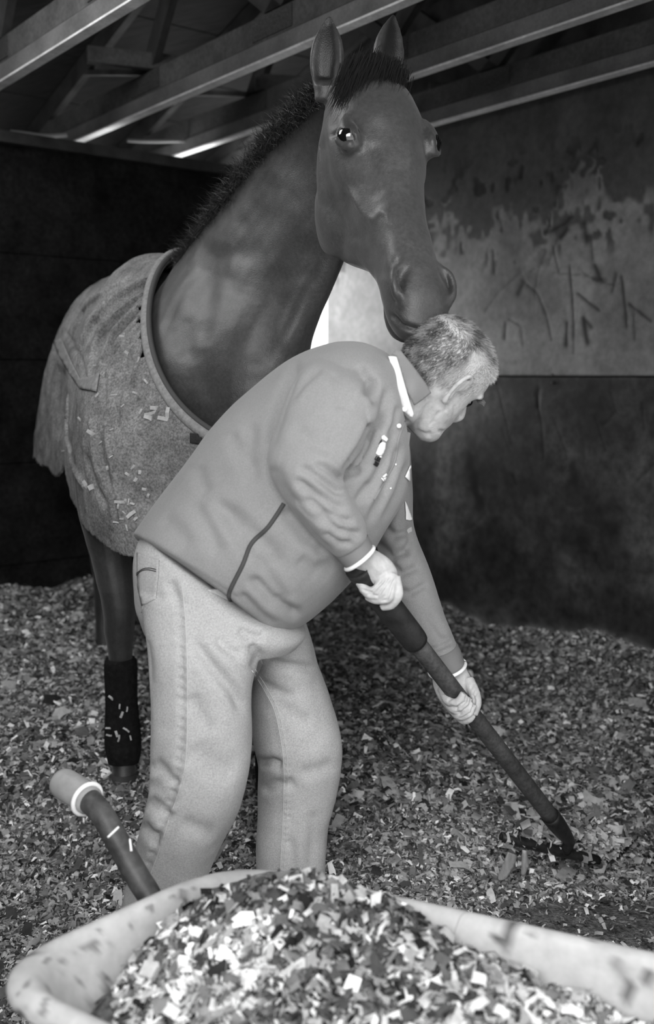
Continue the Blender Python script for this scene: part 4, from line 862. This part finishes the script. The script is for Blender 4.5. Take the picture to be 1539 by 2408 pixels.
# ------------------------------------------------------------------ bedding fork
m_shaft = mat('worn_wood_shaft', .055, .55, nz=(14, .4), nz2=(120, .35), bump=(160, .4), spec=.35)
m_gripb = mat('black_rubber_grip', .02, .55, nz=(30, .4), bump=(200, .4))
m_tine = mat('dark_steel', .03, .45, nz=(60, .4), metal=.5)
fork = empty('bedding_fork', tuple(HB)); tag(fork, 'long handled bedding fork with a black grip held in both hands of the man', 'fork')
axd = nrm(HB-HT); pj = axis_at(978)
mesh_obj('shaft', *tube([pj-axd*.02, axis_at(1100), axis_at(1200), axis_at(1305)], [.0205, .0205, .021, .0215], 20, 4), m_shaft, fork)
mesh_obj('grip', *tube([HT-axd*.012, HT, HT+axd*.01, axis_at(920), pj-axd*.008, pj], [.012, .026, .029, .029, .0285, .024], 20, 3), m_gripb, fork)
mesh_obj('socket', *tube([axis_at(1295), axis_at(1310), axis_at(1330), HB+axd*.01], [.0245, .024, .019, .014], 16, 3), m_tine, fork)
cA, cB = W(1180, 1968, 2.50), W(1408, 2024, 2.56); cM = (cA+cB)/2
mesh_obj('crossbar', *tube([cA, cA*.66+cB*.34, cA*.3+cB*.7, cB], [.014, .015, .015, .013], 12, 3), m_tine, fork)
mesh_obj('neck', *tube([HB, HB*.6+(cA*.3+cB*.7)*.4+np.array([0, 0, .01]), cA*.35+cB*.65], [.015, .016, .014], 12, 3), m_tine, fork)
td = nrm([.62, .74, 0])
for i in range(11):
    t = i/10; p = cA*(1-t)+cB*t
    mesh_obj('tine', *tube([p, p+td*.06+np.array([0, 0, -.028]), p+td*.15+np.array([0, 0, -.040]), p+td*.27+np.array([0, 0, -.03])], [.0065, .006, .0055, .002], 8, 3), m_tine, fork)
# what the fork carries
n = 1500; a_, b_ = rng.random(n), rng.random(n); P = cA+(cB-cA)*a_[:, None]*1.02+td*(b_*.26-.01)[:, None]; P[:, 2] += -.03+.085*rng.random(n)*np.sin(np.clip(a_, .03, .97)*math.pi)**.6*(1-b_*.5)
o = chips('forkful_of_shavings', P, np.tile([0, 0, 1.], (n, 1)), .018+.02*rng.random(n), np.clip(.5+.3*rng.normal(size=n), .08, 1.3), m_chip, flat=1.2); tag(o, 'heap of shavings lifted on the tines of the fork', 'bedding', kind='stuff')
m_bark = mat('pale_bark', .33, .8, nz=(40, .35), bump=(120, .5, .003), stretch=(1, 1, .2))
for poly, dy, lab in (([(1196, 2004), (1210, 2008), (1217, 2014), (1209, 2040), (1190, 2066), (1176, 2072), (1171, 2064), (1183, 2032)], .0, 'broad pale strip of bark hanging under the fork'), ([(1229, 1998), (1240, 2000), (1244, 2036), (1234, 2060), (1226, 2057), (1228, 2020)], .015, 'narrow pale strip of bark hanging under the fork')):
    c0x = np.mean([p[0] for p in poly]); o = patch('bark_strip', poly, m_bark, None, Yf=lambda x, y, d=dy, c=c0x: 2.475+d+.0009*abs(x-c)+.0006*(y-2000)*.5, step=6, thick=.003); tag(o, lab, 'bark')

# ------------------------------------------------------------------ wheelbarrow
m_tray = mat('scuffed_pale_plastic', .43, .5, nz=(5, .10), nz2=(34, .12), tone='tone', bump=(50, .25, .002), spec=.4)
m_pipe = mat('grimy_pipe', .055, .5, nz=(16, .5), nz2=(60, .3), bump=(60, .3), spec=.4)
m_gripw = mat('pale_plastic_grip', .33, .5, nz=(20, .2), bump=(60, .3)); m_tyre = mat('black_tyre', .02, .7, bump=(60, .5))
ZR = .55
k0, k1 = np.array([-.475, 1.325]), np.array([-.165, 1.64]); k2, k3 = k1+np.array([.915, -.40])*.95, k0+np.array([.853, -.52])*.95
def rounded(cs, r, m=8):
    out = []; n_ = len(cs)
    for i in range(n_):
        p, c, q = cs[i-1], cs[i], cs[(i+1) % n_]; a, b = c+nrm(p-c)*r, c+nrm(q-c)*r
        for k in range(m+1): t = k/m; out.append((1-t)**2*a+2*t*(1-t)*c+t*t*b)
        e = cs[(i+1) % n_]+nrm(c-cs[(i+1) % n_])*r
        for k in range(1, 10): out.append(b+(e-b)*k/10)
    return np.array(out)
def inset(d, r): 
    cs = [k0, k1, k2, k3]; c = sum(cs)/4; out = []
    for i in range(4):
        p, q_, n2 = cs[i-1], cs[i], cs[(i+1) % 4]; e1, e2 = nrm(q_-p), nrm(n2-q_); n_1, n_2 = np.array([e1[1], -e1[0]]), np.array([e2[1], -e2[0]])
        if np.dot(n_1, c-q_) < 0: n_1 = -n_1
        if np.dot(n_2, c-q_) < 0: n_2 = -n_2
        A = np.array([n_1, n_2]); out.append(q_+np.linalg.solve(A, np.array([d, d])))
    return rounded(out, r)
rows = [(inset(-.024, .14), ZR-.030), (inset(-.026, .14), ZR-.012), (inset(-.018, .14), ZR-.001), (inset(-.006, .14), ZR+.002), (inset(.004, .14), ZR-.004), (inset(.02, .14), ZR-.05), (inset(.045, .14), ZR-.13), (inset(.072, .14), ZR-.21), (inset(.095, .11), ZR-.26), (inset(.13, .10), ZR-.28), (inset(.18, .06), ZR-.285)]
m_ = len(rows[0][0]); V = np.concatenate([np.c_[p, np.full(m_, z)] for p, z in rows]); F = []
for i in range(len(rows)-1):
    for j in range(m_): F.append((i*m_+j, i*m_+(j+1) % m_, (i+1)*m_+(j+1) % m_, (i+1)*m_+j))
F.append(tuple((len(rows)-1)*m_+j for j in range(m_)))
barrow = empty('wheelbarrow', tuple(np.append((k0+k1+k2+k3)/4, 0))); tag(barrow, 'pale scuffed plastic wheelbarrow heaped with wood shavings', 'wheelbarrow')
tr = mesh_obj('tray', V, F, m_tray, barrow); fix_normals(tr)
sd_ = tr.modifiers.new('fine', 'SUBSURF'); sd_.levels = sd_.render_levels = 2; sl = tr.modifiers.new('wall', 'SOLIDIFY'); sl.thickness = .004; sl.offset = 0
# refine once so that the smears and dirt get their own shape
bpy.context.view_layer.update(); dg = bpy.context.evaluated_depsgraph_get(); sl.show_viewport = False; bpy.context.view_layer.update()
me2 = bpy.data.meshes.new_from_object(tr.evaluated_get(bpy.context.evaluated_depsgraph_get())); tr.modifiers.remove(sd_); tr.data = me2; me2.name = 'tray'; sl.show_viewport = True
c_ = np.empty(len(me2.vertices)*3, np.float32); me2.vertices.foreach_get('co', c_); c_ = c_.reshape(-1, 3).astype(float)
tn = 1-.8*sm(.42, .6, noise3(c_, 38)*.6+noise3(c_, 14)*.5)-.5*sm(.5, .6, noise3(c_, 70)); tn *= 1-.25*sm(.2, .5, noise3(c_, 9))
at_ = me2.attributes.new('tone', 'FLOAT', 'POINT'); at_.data.foreach_set('value', np.clip(tn, .12, 1).astype(np.float32))
def pipe_set(off):
    o3 = np.array([off[0], off[1], 0])
    pts = [np.append((k1+k2)/2*.5+k1*.5, .30)+o3*1, Wz(420, 2180, .42)+o3, Wz(345, 2095, .47)+o3, Wz(283, 1990, .535)+o3, Wz(242, 1918, .583)+o3, Wz(212, 1884, .60)+o3, Wz(190, 1868, .606)+o3]
    h_ = mesh_obj('handle', *tube(pts, [.022, .0225, .0225, .0225, .0225, .023, .023], 18, 5), m_pipe, barrow)
    g = [Wz(212, 1884, .60)+o3, Wz(196, 1872, .604)+o3, Wz(165, 1852, .610)+o3, Wz(143, 1838, .614)+o3, Wz(135, 1833, .616)+o3]
    mesh_obj('handle_grip', *tube(g, [.027, .0285, .030, .027, .010], 20, 4), m_gripw, h_)
    a, b = Wz(205, 1879, .602)+o3, Wz(196, 1872, .604)+o3; d = nrm(b-a); s1 = nrm(np.cross(d, [0, 0, 1])); s2 = np.cross(d, s1)
    mesh_obj('grip_collar', *tube([a+(s1*math.cos(t)+s2*math.sin(t))*.0305 for t in np.linspace(0, 2*math.pi, 30)], .0045, 8, 1), m_trim, h_)
    return h_, pts
hd1, hp = pipe_set((0, 0)); hd2, _ = pipe_set(tuple((k0-k1)*.86))
ht = BVHTree.FromPolygons([tuple(v.co) for v in hd1.data.vertices], [tuple(p.vertices) for p in hd1.data.polygons])
for a, b in (((254, 1969), (279, 1945)), ((305, 1974), (309, 2002))):
    P = [cast(ht, a[0]+(b[0]-a[0])*t, a[1]+(b[1]-a[1])*t, .0005, .2) for t in np.linspace(0, 1, 6)]; P = [p for p in P if p is not None]
    if len(P) > 2: o = mesh_obj('tape_mark', *tube(P, .0024, 8, 2), m_trim, hd1); o['label'] = 'white tape mark on the handle'
for off in ((0, 0), tuple((k0-k1)*.86)):
    p = np.append(k1+(k2-k1)*.22-nrm(k1-k0)*.1+np.array(off), 0)
    mesh_obj('stand_leg', *tube([p+np.array([0, 0, .40]), p+np.array([-.02, .02, .12]), p+np.array([-.03, .03, .012]), p+np.array([.06, -.05, .012])], .014, 10, 4), m_pipe, barrow)
wc = np.append((k2+k3)/2+nrm((k2+k3)/2-(k0+k1)/2)*.12, .19); wa = np.append(nrm(k2-k3), 0); wf_ = np.cross(wa, [0, 0, 1])
mesh_obj('wheel', *tube([wc+(wf_*math.cos(t)+np.array([0, 0, 1])*math.sin(t))*.15 for t in np.linspace(0, 2*math.pi, 36)], .04, 12, 1), m_tyre, barrow)
mesh_obj('axle', *tube([wc-wa*.16, wc+wa*.16], .012, 10, 1), m_pipe, barrow); mesh_obj('hub', *tube([wc-wa*.02, wc-wa*.018, wc+wa*.018, wc+wa*.02], [.1, .12, .12, .1], 24, 1), m_pipe, barrow)
# ---- the load
def inpoly(P, cs):
    r = np.ones(len(P), bool); c = np.mean(cs, 0)
    for i in range(len(cs)):
        a, b = cs[i], cs[(i+1) % len(cs)]; n_ = np.array([(b-a)[1], -(b-a)[0]]); n_ = n_ if np.dot(n_, c-a) > 0 else -n_; r &= ((P-a)@n_) > 0
    return r
top = k0+(k1-k0)*.80+(k2-k1)*.20
def load_z(P):
    fwd = nrm(k2-k1); q = P-top; a_ = q@fwd; b_ = q@np.array([-fwd[1], fwd[0]]); d = np.hypot(np.where(a_ > 0, a_*.55, a_), b_); z = .605-.40*np.sqrt(d*d+.004)-.05*d
    p3 = np.c_[P, np.zeros(len(P))]; return np.maximum(z, .365)+.022*noise3(p3, 9)+.012*noise3(p3, 21)
def depth_in(P):
    cs = [k0, k1, k2, k3]; c = sum(cs)/4; r = np.full(len(P), 9.)
    for i in range(4):
        a, b = cs[i], cs[(i+1) % 4]; n_ = nrm([(b-a)[1], -(b-a)[0]]); n_ = n_ if np.dot(n_, c-a) > 0 else -n_; r = np.minimum(r, (P-a)@n_)
    return r
inn = inset(.07, .13)
def load_pts(n): 
    lo, hi = inn.min(0), inn.max(0); P = lo+(hi-lo)*rng.random((n, 2)); return P[inpoly(P, inset(.03, .14)[::4]) & (depth_in(P) > .028+(ZR-load_z(P))*.36)]
gx_ = np.linspace(0, 1, 70); G = np.array([(1-a)*(1-b)*k0+a*(1-b)*k1+a*b*k2+(1-a)*b*k3 for a in gx_ for b in gx_]); G = (G-(k0+k1+k2+k3)/4)*.93+(k0+k1+k2+k3)/4
ix = np.arange(4900).reshape(70, 70); fq = np.stack([ix[:-1, :-1], ix[1:, :-1], ix[1:, 1:], ix[:-1, 1:]], -1).reshape(-1, 4); fq = fq[(depth_in(G) > .012+(ZR-load_z(G))*.36)[fq].all(1)]; mo = mesh_obj('shavings_heap', np.c_[G, load_z(G)-.006], fq, m_bed)
tag(mo, 'damp shavings heaped in the wheelbarrow tray', 'bedding', kind='stuff')
P = load_pts(26000); z = load_z(P); e = .01; N_ = np.c_[-(load_z(P+[e, 0])-z)/e, -(load_z(P+[0, e])-z)/e, np.ones(len(P))]; N_ /= np.linalg.norm(N_, axis=1)[:, None]
pa = noise3(np.c_[P, z*0], 8); tn = np.clip(.56+.36*rng.normal(size=len(P))+.3*pa, .07, 1.5); tn = np.where(rng.random(len(P)) < .22+.15*(pa < 0), tn*.25, tn)
o = chips('wheelbarrow_shavings', np.c_[P, z], N_, .010+.018*rng.random(len(P))**1.5, tn, m_chip, mo, flat=.6); o['kind'] = 'stuff'
# ------------------------------------------------------------------ single chips caught on the rug, the wrap and the mane
m_chip1 = mat('single_wood_chip', .5, .8, nz=(80, .2))
def chip_mesh(L_, Wd):
    return [(-L_, -Wd*.8, 0), (-L_*.9, Wd, 0), (0, Wd, L_*.25), (0, -Wd*.9, L_*.25), (L_, Wd*.7, .0), (L_*.95, -Wd, 0)], [(0, 1, 2, 3), (3, 2, 4, 5)]
protos = []
for L_, Wd in ((.0075, .003), (.006, .0018), (.009, .0022), (.006, .004)):
    me = bpy.data.meshes.new('wood_chip'); v, f = chip_mesh(L_, Wd); me.from_pydata(v, [], f); me.materials.append(m_chip1); protos.append(me)
rt_ = rtree
def stick(tree, px, py, lab, grp, scale=1.0, k=None):
    p = cast(tree, px, py, .004)
    if p is None: return
    o = bpy.data.objects.new('wood_chip', protos[random.randrange(4) if k is None else k]); COL.objects.link(o); o.location = p; n_ = Vector(CAM-p).normalized()
    o.rotation_euler = (n_.to_track_quat('Z', 'Y') @ __import__('mathutils').Euler((random.uniform(-.5, .5), random.uniform(-.5, .5), random.uniform(0, 6.28))).to_quaternion()).to_euler(); o.scale = (scale,)*3
    s_ = o.modifiers.new('thick', 'SOLIDIFY'); s_.thickness = .0012; tag(o, lab, 'wood chip', grp)
RUGC = [(355, 972), (366, 960), (397, 971), (350, 983), (385, 985), (215, 1020), (333, 968), (345, 898), (287, 792), (300, 830), (325, 847), (226, 860), (160, 1010), (205, 1140), (218, 1146), (285, 1180), (297, 1177), (314, 1098), (320, 1128), (310, 1210), (320, 1220), (288, 1220), (293, 1205), (300, 1115), (303, 1180), (280, 1190), (255, 1100), (265, 1010), (290, 955), (318, 925), (340, 1150), (350, 1165), (262, 1075), (240, 1040), (230, 930), (275, 1230), (312, 1185), (330, 1110), (270, 930), (245, 880), (390, 900), (190, 985), (152, 1060), (300, 1240)]
for i, (x, y) in enumerate(RUGC): stick(rt_, x, y, 'pale wood chip clinging just above the lower hem of the horse rug' if y > 1150 else 'pale wood chip stuck below the neck binding of the horse rug' if x > 325 and y < 1000 else 'pale wood chip caught on the side of the horse rug', 'wood chips clinging to the rug', 1.0+.9*(i < 6 or i in (13, 14, 15, 19)))
wt_ = BVHTree.FromPolygons([tuple(v.co) for v in wraps[0].data.vertices], [tuple(p.vertices) for p in wraps[0].data.polygons])
for x, y in ((282, 1660), (298, 1667), (286, 1680), (258, 1712), (260, 1728), (296, 1716), (275, 1725), (262, 1640), (306, 1735), (280, 1735)): stick(wt_, x, y, 'pale wood chip stuck to the black leg wrap', 'wood chips stuck to the leg wrap', 1.3)
